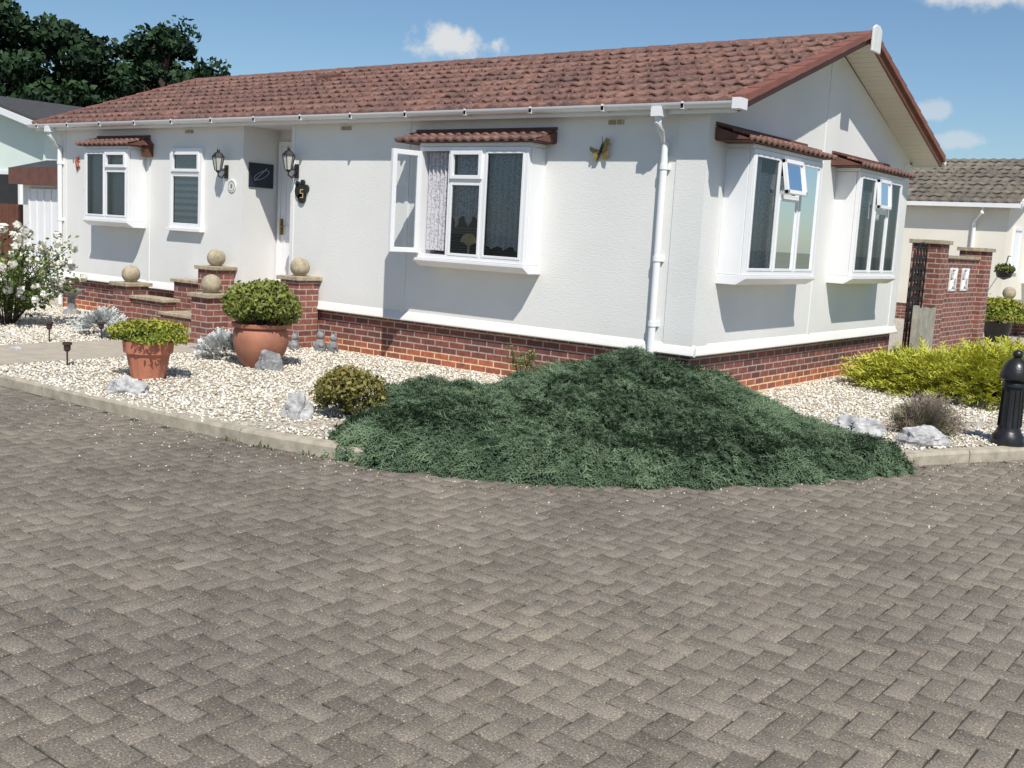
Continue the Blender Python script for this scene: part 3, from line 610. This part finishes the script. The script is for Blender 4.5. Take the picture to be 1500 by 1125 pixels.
m.obj("wings",M_bronze,G_,bevel=.002); m=MB(); m.tube([(-1.24,-.03,2.38),(-1.2,-.035,2.48),(-1.18,-.035,2.56)],[.008,.014,.008],8); m.tube([(-1.18,-.035,2.56),(-1.13,-.035,2.62)],.003,5); m.tube([(-1.18,-.035,2.56),(-1.19,-.035,2.63)],.003,5); m.obj("body",M_black,G_)
G_=group("bird_box",(-9.14,0,2.55)); m=MB(); m.box(-9.19,-9.07,-.12,-.001,2.42,2.58); m.obj("box",M_fence,G_); m=MB(); m.prism([(-9.22,-.15,2.58),(-9.04,-.15,2.58),(-9.13,-.15,2.66)],(0,.149,0)); m.obj("roof",M_brownroof,G_); m=MB(); m.tube([(-9.13,-.122,2.52),(-9.13,-.13,2.52)],.025,12); m.obj("hole",M_dark,G_)
G_=group("lizard_wall_ornament",(-11.09,0,2.31)); m=MB(); m.tube([(-11.12,-.02,2.2),(-11.07,-.025,2.27),(-11.11,-.025,2.34),(-11.08,-.02,2.42)],[.008,.028,.028,.012],8)
for s in ((-11.16,2.3),(-11.03,2.25),(-11.16,2.38),(-11.03,2.36)): m.tube([(-11.09,-.02,s[1]),(s[0],-.015,s[1]+.02)],.008,6)
m.obj("body",M_redorn,G_)
# ------------------------------------------------------------------ entrance steps
G_=group("brick_entrance_steps",(-6.9,-.6,0))
bk=MB();cp=MB();bl=MB()
def pillar(x,y,h,hw=.17):
    bk.box(x-hw,x+hw,y-hw,y+hw,-.1,h); cp.box(x-hw-.04,x+hw+.04,y-hw-.04,y+hw+.04,h,h+.05); bl.lathe((x,y,h+.05),[(.07,0),(.06,.02),(.04,.035)],16); bl.sphere((x,y,h+.16),.125,24,14)
pillar(-8.42,-.78,.58); pillar(-6.2,-1.08,.60); pillar(-7.28,-.2,.88); pillar(-5.56,-.2,.86)
bk.box(-8.25,-7.5,-.88,-.68,-.1,.42); cp.box(-8.25,-7.46,-.92,-.64,.42,.465)
bk.box(-8.1,-7.45,-.3,-.10,-.1,.66); cp.box(-8.14,-7.45,-.34,-.06,.66,.705)
p0=np.array([-5.66,-.37]);p1=np.array([-6.06,-.93]); dv=p1-p0;ln=np.linalg.norm(dv);dv/=ln;nv=np.array([-dv[1],dv[0]]); c=(p0+p1)/2
bk.obox((*c,.3),(*(dv*ln/2),0),(*(nv*.1),0),(0,0,.4)); cp.obox((*c,.72),(*(dv*ln/2),0),(*(nv*.14),0),(0,0,.022))
for i,(y0,z) in enumerate(((-1.30,.15),(-.98,.31))):
    bk.box(-7.42+i*.004,-6.38-i*.004,y0,-.3,-.1,z-.04); cp.box(-7.44,-6.38,y0-.03,-.3,z-.04,z)
bk.box(-7.10,-5.74,-.66,-.06,-.1,.44); cp.box(-7.10,-5.74,-.69,-.06,.44,.48); cp.box(rx0+.01,rx1-.01,-.055,rd-.01,.44,.48)
bk.obj("brickwork",M_brick2,G_); cp.obj("copings",M_stone,G_,bevel=.006); bl.obj("ball_finials",M_stone,G_,smooth=True)
# ------------------------------------------------------------------ pots and plants
def bush(name,c,rad,n,size,mat,G_,low=-.2,shell=.55,stems=12,amp=.25,shoots=30):
    m=MB(); ex=[]
    for k in range(stems+shoots):
        a=random.uniform(0,6.28); r=random.uniform(.3,.85); zt_=.5*random.random() if k<stems else random.uniform(.55,1.18)
        if k>=stems: r=random.uniform(.1,1.05)*(1.25-zt_*.6)
        tip=np.array((c[0]+r*rad[0]*math.cos(a),c[1]+r*rad[1]*math.sin(a),c[2]+zt_*rad[2]))
        m.tube([(c[0]+random.uniform(-.03,.03),c[1]+random.uniform(-.03,.03),c[2]-rad[2]),(c[0]+r*.5*rad[0]*math.cos(a),c[1]+r*.5*rad[1]*math.sin(a),c[2]-.2*rad[2]),tuple(tip)],[.008,.005,.002],5)
        if k>=stems:
            for q_ in range(12): ex.append(tip+rng.normal(0,size*.9,3)-np.array([0,0,size*q_*.25]))
    m.obj("stems",M_bark,G_)
    P,d_,t=blobpts(c,rad,n,shell,low,14,amp)
    if ex: P=np.concatenate([P,np.array(ex)]); d_=np.concatenate([d_,np.tile([0,0,1.],(len(ex),1))]); t=np.concatenate([t,np.full(len(ex),.9)])
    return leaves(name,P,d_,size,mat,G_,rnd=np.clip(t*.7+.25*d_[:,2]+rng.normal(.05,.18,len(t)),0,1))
G_=group("potted_shrub",(-4.31,-1.83,0)); m=MB()
m.lathe((-4.31,-1.83,0),[(.17,0),(.21,.04),(.28,.18),(.305,.30),(.29,.40),(.27,.42),(.31,.44),(.315,.475),(.29,.48),(.26,.46),(.25,.40)],40); m.obj("pot",M_terra2,G_,smooth=True)
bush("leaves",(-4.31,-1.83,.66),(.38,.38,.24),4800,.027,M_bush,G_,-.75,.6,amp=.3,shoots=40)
G_=group("potted_shrub",(-4.16,-3.33,0)); m=MB(); n=48; V=[];F=[]
prof=[(.155,0),(.165,.05),(.20,.24),(.225,.25),(.235,.36),(.215,.362),(.20,.30)]
for i,(r,z) in enumerate(prof):
    for k in range(n):
        a=2*math.pi*k/n; rr=r*(1+.035*math.cos(12*a)); V.append((-4.16+rr*math.cos(a),-3.33+rr*math.sin(a),z))
for i in range(len(prof)-1):
    for k in range(n): F.append((i*n+k,i*n+(k+1)%n,(i+1)*n+(k+1)%n,(i+1)*n+k))
F.append(tuple(range(n))[::-1]);F.append(tuple(range((len(prof)-1)*n,len(prof)*n))); m.add(V,F); m.obj("pot",M_terra,G_,smooth=True)
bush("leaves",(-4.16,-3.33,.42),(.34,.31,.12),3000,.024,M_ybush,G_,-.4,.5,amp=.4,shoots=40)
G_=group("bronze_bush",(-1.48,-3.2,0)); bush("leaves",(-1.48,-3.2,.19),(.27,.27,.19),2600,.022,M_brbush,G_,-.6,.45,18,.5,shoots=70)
def silver(x,y,r,h):
    G_=group("silver_ragwort",(x,y,0)); P,d_,t=blobpts((x,y,h*.35),(r,r,h*.65),420,.5,-.3,10,.3)
    sprays("leaves",P-d_*.06,np.cross(d_,np.cross(d_,rng.normal(0,1,d_.shape))),d_+np.array([0,0,.2]),rng.uniform(.07,.13,len(P)),M_silver,G_,pairs=4,wd=.13,rnd=np.clip(t+rng.normal(0,.15,len(t)),0,1))
silver(-7.71,-1.7,.30,.36); silver(-5.0,-1.78,.26,.30); silver(-7.3,-1.75,.12,.15)
G_=group("young_rose",(-1.9,-.25,0)); m=MB(); Ps=[]
for k in range(6):
    a=k*1.1; tip=np.array([-1.9+.15*math.cos(a),-.25+.12*math.sin(a),.30+.12*random.random()]); m.tube([(-1.9,-.25,-.02),((-1.9+tip[0])/2,(-.25+tip[1])/2,.18),tip],[.006,.005,.003],5)
    Ps+= [tip*(.5+.5*t)+np.array([-1.9,-.25,0])*(.5-.5*t)+rng.normal(0,.035,3) for t in rng.uniform(0,1,45)]
m.obj("stems",M_bark,G_); Ps=np.array(Ps); leaves("leaves",Ps,np.tile([0,0,1.],(len(Ps),1)),.022,M_rose,G_)
G_=group("white_rose_bush",(-9.3,-2.1,0)); m=MB(); LP=[];FP=[]
for k in range(54):
    a=random.uniform(0,6.28); r=random.uniform(.15,1.0)**.8; h=random.uniform(.45,1.38)*(1-.22*r)
    b=np.array([-9.3+.08*math.cos(a),-2.1+.08*math.sin(a),0]); e2=np.array([-9.3+r*math.cos(a),-2.1+r*math.sin(a),h]); mid=(b+e2)/2+np.array([-.1*r*math.cos(a),-.1*r*math.sin(a),.12])
    m.tube([b,mid,e2],[.012,.008,.004],6)
    for t in rng.uniform(.35,1.05,85):
        p=(1-t)**2*b+2*t*(1-t)*mid+t*t*e2; LP.append(p+rng.normal(0,.06,3))
    for q_ in range(random.randint(1,3)): FP.append(e2+rng.normal(0,.06,3)+(0,0,.03))
m.obj("stems",M_bark,G_); LP=np.array(LP); leaves("leaves",LP,np.tile([0.3,-.5,.6],(len(LP),1)),.032,M_rose,G_)
PP=[];PN=[]
for f_ in FP:
    d_=rng.normal(0,1,(22,3)); d_/=np.linalg.norm(d_,axis=1)[:,None]; s_r=random.uniform(.03,.06); PP.append(f_+d_*s_r); PN.append(d_)
leaves("flowers",np.concatenate(PP),np.concatenate(PN),.038,M_petal,G_,spread=.3,aspect=.9)
G_=group("golden_conifer",(1.95,4.8,0)); P,d_,t=blobpts((1.95,4.8,.04),(1.45,1.5,.36),6500,.62,-.02,26,.55)
bs,bd,_2=blobpts((1.95,4.8,.0),(1.15,1.2,.25),1500,.9,-.02,22,.3)
leaves("inner",bs,bd,.09,M_junbase,G_)
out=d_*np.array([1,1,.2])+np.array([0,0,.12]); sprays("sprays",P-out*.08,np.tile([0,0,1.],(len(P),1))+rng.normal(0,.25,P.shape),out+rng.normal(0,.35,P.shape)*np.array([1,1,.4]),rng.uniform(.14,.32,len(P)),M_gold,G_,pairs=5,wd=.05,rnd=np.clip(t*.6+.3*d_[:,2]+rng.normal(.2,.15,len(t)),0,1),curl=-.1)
m=MB(); m.tube([(1.95,4.8,-.05),(1.95,4.8,.22)],[.05,.03],8)
for k in range(14):
    a=k*.45; m.tube([(1.95,4.8,.05),(1.95+1.0*math.cos(a),4.8+1.0*math.sin(a),.16)],[.02,.006],6)
m.obj("branches",M_bark,G_)
G_=group("heather_plant",(2.15,.5,0)); P,d_,t=blobpts((2.15,.5,.02),(.36,.36,.34),520,.45,0.05,12,.3)
c0_=np.array([2.15,.5,0]); sprays("stems",c0_+(P-c0_)*.45,np.cross(d_,rng.normal(0,1,d_.shape)),(P-c0_+np.array([0,0,.02])),rng.uniform(.14,.26,len(P)),M_heath,G_,pairs=4,wd=.03,rnd=np.clip(t+rng.normal(0,.2,len(t)),0,1),curl=0)
G_=group("potted_plant",(-.3,13.2,0)); m=MB(); m.lathe((-.3,13.2,0),[(.20,0),(.27,.36),(.29,.38),(.26,.385)],24); m.obj("pot",M_black,G_,smooth=True); bush("leaves",(-.3,13.2,.56),(.45,.45,.28),2200,.04,M_ybush,G_,-.5,.5,shoots=20)
def rock(name,c,r,mat,seed,rot=0):
    bm=bmesh.new(); bmesh.ops.create_icosphere(bm,subdivisions=4,radius=1)
    for v in bm.verts:
        d=v.co.copy(); k=1+.35*noise.noise(d*1.3+Vector((seed,0,0)))+.13*noise.noise(d*3.5+Vector((0,seed,0)))+.09*(noise.cell(d*2.6+Vector((seed,seed,0)))-.5)
        v.co=Vector((d.x*k*r[0],d.y*k*r[1],max(d.z,-.35)*k*r[2]))
    bmesh.ops.rotate(bm,verts=bm.verts,matrix=Matrix.Rotation(rot,3,'Z'))
    me=bpy.data.meshes.new(name); bm.to_mesh(me); bm.free(); me.materials.append(mat); o=bpy.data.objects.new(name,me); o.location=c; COL.objects.link(o)
rock("rock",(-3.5,-4.0,.03),(.19,.10,.11),M_rock,1,.5); rock("rock",(-1.66,-3.6,.05),(.12,.10,.16),M_rock,5,.2); rock("rock",(-4.02,-1.95,.05),(.14,.10,.17),M_dkrock,9,1)
rock("rock",(1.83,-.33,.08),(.26,.13,.11),M_rock,12,.6); rock("rock",(2.33,-.12,.04),(.20,.13,.13),M_rock,15,.7); rock("rock",(-6.6,-3.4,.0),(.07,.05,.05),M_rock,18,.7)
def figurine(x,y,s):
    G_=group("stone_figurine",(x,y,0)); m=MB(); m.lathe((x,y,0),[(.07*s,0),(.085*s,.05*s),(.07*s,.13*s),(.04*s,.17*s)],14); m.sphere((x,y,.22*s),.06*s,14,8); m.sphere((x+.05*s,y-.03*s,.09*s),.045*s,10,8); m.sphere((x-.06*s,y-.03*s,.08*s),.05*s,10,8); m.tube([(x+.03*s,y,.26*s),(x+.04*s,y,.31*s)],[.02*s,.005],6); m.tube([(x-.03*s,y,.26*s),(x-.04*s,y,.31*s)],[.02*s,.005],6); m.obj("body",M_dkrock,G_,smooth=True)
figurine(-5.28,-.5,.75); figurine(-5.05,-.28,.9); figurine(-4.9,-.2,.8)
M_db=simple("dark_bronze",(.06,.025,.018),(.04,.02,.015),10,.5)
def solar(x,y,h):
    G_=group("solar_stake_light",(x,y,0)); m=MB(); m.tube([(x,y,-.02),(x,y,h*.6)],.009,8); m.lathe((x,y,h*.6),[(.02,0),(.035,.02),(.035,h*.28),(.05,h*.3),(.045,h*.4),(.0,h*.42)],10); m.obj("body",M_db,G_)
solar(-5.29,-3.53,.24); solar(-7.26,-2.63,.24); solar(-7.2,-1.98,.22)
G_=group("bird_bath",(-10.36,-.55,0)); m=MB(); m.lathe((-10.36,-.55,0),[(.12,0),(.11,.05),(.06,.09),(.055,.27),(.10,.31),(.19,.345),(.20,.38),(.17,.385),(.05,.35)],20); m.obj("basin",M_dkrock,G_,smooth=True)
G_=group("black_bollard",(2.84,.63,0)); m=MB(); bx,by=2.84,.63
m.lathe((bx,by,-.02),[(.15,0),(.15,.05),(.135,.06),(.13,.10),(.105,.13),(.10,.15),(.092,.17),(.085,.40),(.082,.52),(.10,.53),(.10,.56),(.09,.575),(.125,.60),(.128,.63),(.12,.66),(.105,.71),(.075,.755),(.04,.775),(.03,.785),(.042,.80),(.045,.82),(.03,.845),(.005,.855)],32)
for k in range(12):
    a=2*math.pi*k/12; m.tube([(bx+.094*math.cos(a),by+.094*math.sin(a),.16),(bx+.084*math.cos(a),by+.084*math.sin(a),.49)],.009,6)
m.obj("post",M_black,G_,smooth=True)
# ------------------------------------------------------------------ garden wall, gate
G_=group("brick_garden_wall",(.1,8.2,0)); bk=MB();cp=MB();wb=MB()
for y,h in ((7.05,1.78),(9.55,1.72)): bk.box(-.12,.30,y-.2,y+.2,-.1,h); cp.box(-.16,.34,y-.24,y+.24,h,h+.06)
bk.box(0,.2,7.25,9.35,-.1,1.58); cp.box(-.03,.23,7.25,9.35,1.58,1.63)
for yc in (7.95,8.6):
    z0=1.08;z1=1.44; wb.box(.201,.215,yc-.19,yc-.155,z0,z1); wb.box(.201,.215,yc+.155,yc+.19,z0,z1); wb.box(.201,.215,yc-.155,yc+.155,z0,z0+.035); wb.box(.201,.215,yc-.155,yc+.155,z1-.035,z1)
    for sx_ in (-1,1):
        for sz in (-1,1):
            wb.tube([(.208,yc+sx_*.16,1.26+sz*.16),(.208,yc+sx_*.04,1.26+sz*.10),(.208,yc,1.26)],.02,6); wb.tube([(.208,yc+sx_*.16,1.26+sz*.16),(.208,yc+sx_*.10,1.26+sz*.04),(.208,yc,1.26)],.02,6)
bk.obj("brickwork",M_brick2,G_); cp.obj("copings",M_stone,G_,bevel=.005); wb.obj("lattice_blocks",M_whitepaint,G_)
G_=group("wooden_gate",(.1,6.45,0)); m=MB()
for k in range(7): m.box(.30,.325,6.08+k*.11,6.18+k*.11,0,.86+.012*math.sin(k))
m.box(.275,.298,6.08,6.84,.15,.24); m.box(.275,.298,6.08,6.84,.62,.70); m.box(.25,.32,6.0,6.07,-.05,.9); m.obj("boards",M_wood,G_)
G_=group("iron_trellis",(.12,6.6,0)); m=MB()
for k in range(5):
    y=6.2+k*.14; m.tube([(.13,y,.1),(.13,y,1.62+.08*math.sin(k*1.6))],.014,6)
m.tube([(.13,6.34+.2*(1-math.cos(t)),1.64+.14*math.sin(t)) for t in np.linspace(0,math.pi,14)],.016,6)
for z in (.9,1.05,1.2,1.35,1.5,1.65):
    for k in range(4):
        y=6.27+k*.14; m.tube([(.13,y+.06*math.cos(t),z+.07*math.sin(t)) for t in np.linspace(0,5.2,12)],.013,5)
m.obj("scrolls",M_black,G_)
# ------------------------------------------------------------------ neighbouring bungalow (right)
G2=group("bungalow",(-1.4,18,0)); x1,y0=-1.45,18.0; mb=MB(); Lh=13;Wh=6.4
mb.box(x1-Lh,x1,y0,y0+Wh,.4,2.85); mb.prism([(x1,y0,2.85),(x1,y0+Wh,2.85),(x1,y0+Wh/2,4.15)],(-Lh,0,0)); mb.obj("walls",M_cream,G2)
mb=MB(); mb.box(x1-Lh+.03,x1-.03,y0+.03,y0+Wh-.03,-.1,.4); mb.obj("plinth",M_brick2,G2)
s2=math.hypot(Wh/2+.2,1.3); tile_roof("roof_front",(x1-Lh-.3,y0-.22,2.93),(1,0,0),Lh+.6,(0,Wh/2+.2,1.3),s2,.34,.25,G2,M_tile2,.03,.04,6)
tile_roof("roof_rear",(x1-Lh-.3,y0+Wh+.22,2.93),(1,0,0),Lh+.6,(0,-(Wh/2+.2),1.3),s2,.34,.25,G2,M_tile2,.03,.03,6)
mb=MB(); mb.box(x1-Lh-.3,x1+.3,y0-.3,y0-.2,2.82,2.92); mb.tube([(x1-.55,y0-.25,2.85),(x1-.55,y0-.25,2.7),(x1-.75,y0-.06,2.5),(x1-.75,y0-.06,.2)],.045,8)
for ya in (y0-.25,y0+Wh+.25): mb.prism([(x1+.27,ya,2.80),(x1+.27,y0+Wh/2,4.12),(x1+.27,y0+Wh/2,4.28),(x1+.27,ya,2.96)],(.03,0,0))
fr=Fr((x1,y0+.55,0),(0,1,0),(1,0,0)); gm=MB()
ringframe(fr,mb,0,.75,.001,.05,1.3,2.4,.07); fr.quad(gm,.07,.68,.02,1.37,2.33)
ringframe(fr,mb,1.5,3.6,.4,.45,1.2,2.4,.08); fr.box(mb,2.15,2.22,.39,.446,1.28,2.32); fr.box(mb,2.85,2.92,.39,.446,1.28,2.32); fr.box(mb,1.58,3.52,.388,.444,1.78,1.84); fr.box(mb,1.45,3.65,0,.47,1.05,1.197); fr.box(mb,1.45,3.65,0,.47,2.403,2.52); fr.quad(gm,1.58,3.52,.42,1.28,2.32); fr.box(mb,1.5,1.55,.0,.398,1.2,2.4)
mb.obj("upvc_trim",M_upvc,G2)
dk=MB(); fr.quad(dk,.07,.68,.008,1.37,2.33); fr.box(dk,1.56,3.54,.3,.34,1.22,2.38); dk.obj("dark_rooms",M_dark,G2); gm.obj("glass",M_glass,G2)
G_=group("low_brick_wall",(-.3,15.5,0)); bk=MB();cp=MB();bl=MB()
for (x,y) in ((-1.5,15.4),(-.7,15.6),(.5,15.8)): bk.box(x-.18,x+.18,y-.18,y+.18,-.1,.72); cp.box(x-.22,x+.22,y-.22,y+.22,.72,.77); bl.sphere((x,y,.90),.14,16,10)
bk.box(-.52,.32,15.6,15.8,-.1,.5); cp.box(-.52,.32,15.56,15.84,.5,.54); bk.obj("brickwork",M_brick2,G_); cp.obj("copings",M_stone,G_); bl.obj("ball_finials",M_stone,G_,smooth=True)
P,d_,t=blobpts((-.1,15.3,.45),(.5,.25,.25),900,.5,-.3); leaves("flowers",P,d_,.05,M_heath,group("flowering_plant",(-.1,15.3,0)))
G_=group("hanging_basket",(-1.3,17.2,0)); m=MB(); m.lathe((-1.25,17.3,1.15),[(.02,0),(.16,.06),(.2,.2)],14); m.tube([(-1.25,17.3,1.35),(-1.25,17.5,1.7),(-1.3,17.98,1.7)],.012,6); m.obj("basket",M_black,G_); P,d_,t=blobpts((-1.25,17.3,1.38),(.22,.22,.14),260,.5,-.4); leaves("plant",P,d_,.045,M_bush,G_)
# ------------------------------------------------------------------ left side: garage, fence, mint bungalow
G_=group("garage",(-13.3,2,0)); mb=MB(); mb.box(-14.7,-12.0,1.0,6,-.1,2.15); mb.obj("walls",M_wall,G_)
mb=MB(); mb.box(-14.85,-11.85,.8,6.1,2.0,2.30); mb.obj("fascia",M_brownroof,G_); mb=MB(); mb.prism([(-14.8,.82,2.303),(-11.9,.82,2.303),(-12.3,1.3,2.47),(-14.4,1.3,2.47)],(0,4.5,0)); mb.obj("roof",M_darkroof,G_)
mb=MB(); mb.box(-14.45,-12.2,.96,.998,0,1.93)
for k in range(9): mb.box(-14.4+k*.25,-14.37+k*.25,.945,.958,.05,1.9)
mb.obj("door",M_upvc,G_)
G_=group("wooden_fence",(-18,1.2,0)); mb=MB()
for k in range(60): mb.box(-22.0+k*.12,-22.0+k*.12+.112,1.2+.01*(k%2),1.22+.01*(k%2),-.1,1.63)
mb.box(-22,-14.86,1.235,1.3,1.3,1.38); mb.box(-22,-14.86,1.235,1.3,.3,.38); mb.obj("boards",M_fence,G_)
G3=group("bungalow",(-24,6,0)); mb=MB(); xa=-24.4; mb.prism([(-27.6,5,0),(-21.2,5,0),(-21.2,5,3.72),(xa,5,4.5),(-27.6,5,3.72)],(0,10,0)); mb.obj("walls",M_mint,G3)
mb=MB(); mt=MB()
for sg in (1,-1):
    mb.prism([(xa+sg*3.5,4.65,3.62),(xa,4.65,4.40),(xa,4.65,4.52),(xa+sg*3.5,4.65,3.74)],(0,10.7,0))
    mt.prism([(xa+sg*3.52,4.6,3.50),(xa,4.6,4.30),(xa,4.6,4.46),(xa+sg*3.52,4.6,3.66)],(0,.045,0))
mb.obj("roof",M_darkroof,G3)
mt.box(xa+3.5,xa+3.62,4.65,15.3,3.56,3.66); mt.box(-23.6,-22.3,4.94,4.998,1.3,2.5); mt.box(-21.198,-21.14,6.3,7.4,1.4,2.5); mt.obj("trim",M_upvc,G3)
mb=MB(); mb.box(-23.5,-22.4,4.93,4.939,1.4,2.4); mb.obj("window_dark",M_dark,G3)
# ------------------------------------------------------------------ trees
def tree(name,x,y,h,r,nl=17000,z0=1.5):
    G_=group(name,(x,y,0)); m=MB(); m.tube([(x,y,-.2),(x+.1,y,h*.3),(x-.1,y+.1,h*.6),(x,y,h*.9)],[.35,.28,.16,.04],10)
    cl=[]
    for k in range(110):
        t=random.random(); z=z0+(h-z0)*t; rr=r*(1-.15*t)*math.sqrt(max(.05,1-(max(0,t-.35)/.68)**2)); a=random.uniform(0,6.28); q_=random.random()**.45
        c=np.array([x+rr*q_*math.cos(a),y+rr*q_*math.sin(a),z]); cl.append(c)
        if k%3==0: m.tube([(x,y,max(.5,z-1.2)),(x+(c[0]-x)*.5,y+(c[1]-y)*.5,z-.5),c],[.09,.05,.02],6)
    m.obj("trunk_and_limbs",M_bark,G_)
    Ps=[];Ns=[];Rn=[]
    for c in cl:
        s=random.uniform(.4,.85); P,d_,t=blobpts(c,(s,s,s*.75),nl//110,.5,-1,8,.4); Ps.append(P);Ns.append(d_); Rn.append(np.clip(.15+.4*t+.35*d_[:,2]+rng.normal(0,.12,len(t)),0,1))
    leaves("crown",np.concatenate(Ps),np.concatenate(Ns),.15,M_tree,G_,rnd=np.concatenate(Rn),aspect=.6)
tree("broadleaf_tree",-38.2,11.8,9.3,3.6); tree("broadleaf_tree",-36.4,14.2,8.7,3.0); tree("broadleaf_tree",-34.6,17.6,8.9,3.1,21000); tree("broadleaf_tree",-42,8,9.4,3.6,12000); tree("broadleaf_tree",-37.0,19.0,8.0,3.2,12000)
# ------------------------------------------------------------------ world, sun, camera
sx,sy=.72,-.69; el=math.radians(52); az=math.atan2(sx,sy)
wd=bpy.data.worlds.new("World"); scene.world=wd; wd.use_nodes=True; nt=wd.node_tree; bg=nt.nodes["Background"]
sky=N(nt,"ShaderNodeTexSky"); sky.sky_type='NISHITA'; sky.sun_disc=False; sky.sun_elevation=el; sky.sun_rotation=az; sky.air_density=1.0; sky.dust_density=.3; sky.ozone_density=3.0
bg.inputs[1].default_value=.10
tc=N(nt,"ShaderNodeTexCoord"); vec=tc.outputs["Generated"]
cur=mixc(nt,1.,sky.outputs[0],(.84,.94,1.0),'MULTIPLY')
nz=N(nt,"ShaderNodeTexNoise"); nz.inputs["Scale"].default_value=34; nz.inputs["Detail"].default_value=5; nz.inputs["Roughness"].default_value=.6; L(nt,vec,nz.inputs["Vector"])
for (c,a,b_,op) in (((-.656,.737,.163),.043,.0165,1.0),((-.296,.948,.122),.020,.008,.5),((-.273,.957,.0976),.022,.007,.5),((-.256,.944,.214),.065,.014,.8)):
    hx_=np.array([c[1],-c[0],0]);hx_/=np.linalg.norm(hx_)
    sb=N(nt,"ShaderNodeVectorMath",operation='SUBTRACT'); L(nt,vec,sb.inputs[0]); sb.inputs[1].default_value=c
    d1=N(nt,"ShaderNodeVectorMath",operation='DOT_PRODUCT'); L(nt,sb.outputs[0],d1.inputs[0]); d1.inputs[1].default_value=tuple(hx_/a)
    d2=N(nt,"ShaderNodeVectorMath",operation='DOT_PRODUCT'); L(nt,sb.outputs[0],d2.inputs[0]); d2.inputs[1].default_value=(0,0,1/b_)
    d3=N(nt,"ShaderNodeVectorMath",operation='DOT_PRODUCT'); L(nt,sb.outputs[0],d3.inputs[0]); d3.inputs[1].default_value=tuple(np.array(c)*4)
    cb=N(nt,"ShaderNodeCombineXYZ"); L(nt,d1.outputs["Value"],cb.inputs[0]); L(nt,d2.outputs["Value"],cb.inputs[1]); L(nt,d3.outputs["Value"],cb.inputs[2])
    ln_=N(nt,"ShaderNodeVectorMath",operation='LENGTH'); L(nt,cb.outputs[0],ln_.inputs[0])
    ma=N(nt,"ShaderNodeMath",operation='MULTIPLY_ADD'); L(nt,nz.outputs["Fac"],ma.inputs[0]); ma.inputs[1].default_value=-2.6; L(nt,ln_.outputs["Value"],ma.inputs[2])
    mr=N(nt,"ShaderNodeMapRange"); L(nt,ma.outputs[0],mr.inputs[0]); mr.inputs[1].default_value=-.2; mr.inputs[2].default_value=-.95; mr.inputs[3].default_value=0; mr.inputs[4].default_value=op; mr.interpolation_type='SMOOTHSTEP'
    cur=mixc(nt,mr.outputs[0],cur,(7.2,7.4,7.6))
L(nt,cur,bg.inputs[0])
ld=bpy.data.lights.new("sun",'SUN'); ld.energy=5.0; ld.angle=math.radians(.53); ld.color=(1,.955,.88); lo=bpy.data.objects.new("sun",ld); COL.objects.link(lo)
dirv=Vector((sx*math.cos(el),sy*math.cos(el),math.sin(el))).normalized(); lo.rotation_euler=dirv.to_track_quat('Z','Y').to_euler(); lo.location=(5,-5,12)
cd=bpy.data.cameras.new("camera"); cam=bpy.data.objects.new("camera",cd); COL.objects.link(cam); scene.camera=cam
Fv=np.array([-0.60110838,0.78692204,-0.13936432]);Rv=np.array([0.78881773,0.61220689,0.05449137]);Uv=np.array([-0.12820026,0.07717783,0.98874075])
cam.matrix_world=Matrix(((Rv[0],Uv[0],-Fv[0],5.00489),(Rv[1],Uv[1],-Fv[1],-9.43503),(Rv[2],Uv[2],-Fv[2],1.6),(0,0,0,1)))
cd.sensor_width=36; cd.lens=37.645; cd.clip_end=2000; cd.clip_start=.05
scene.view_settings.view_transform='Standard'; scene.view_settings.look='None'; scene.view_settings.exposure=0
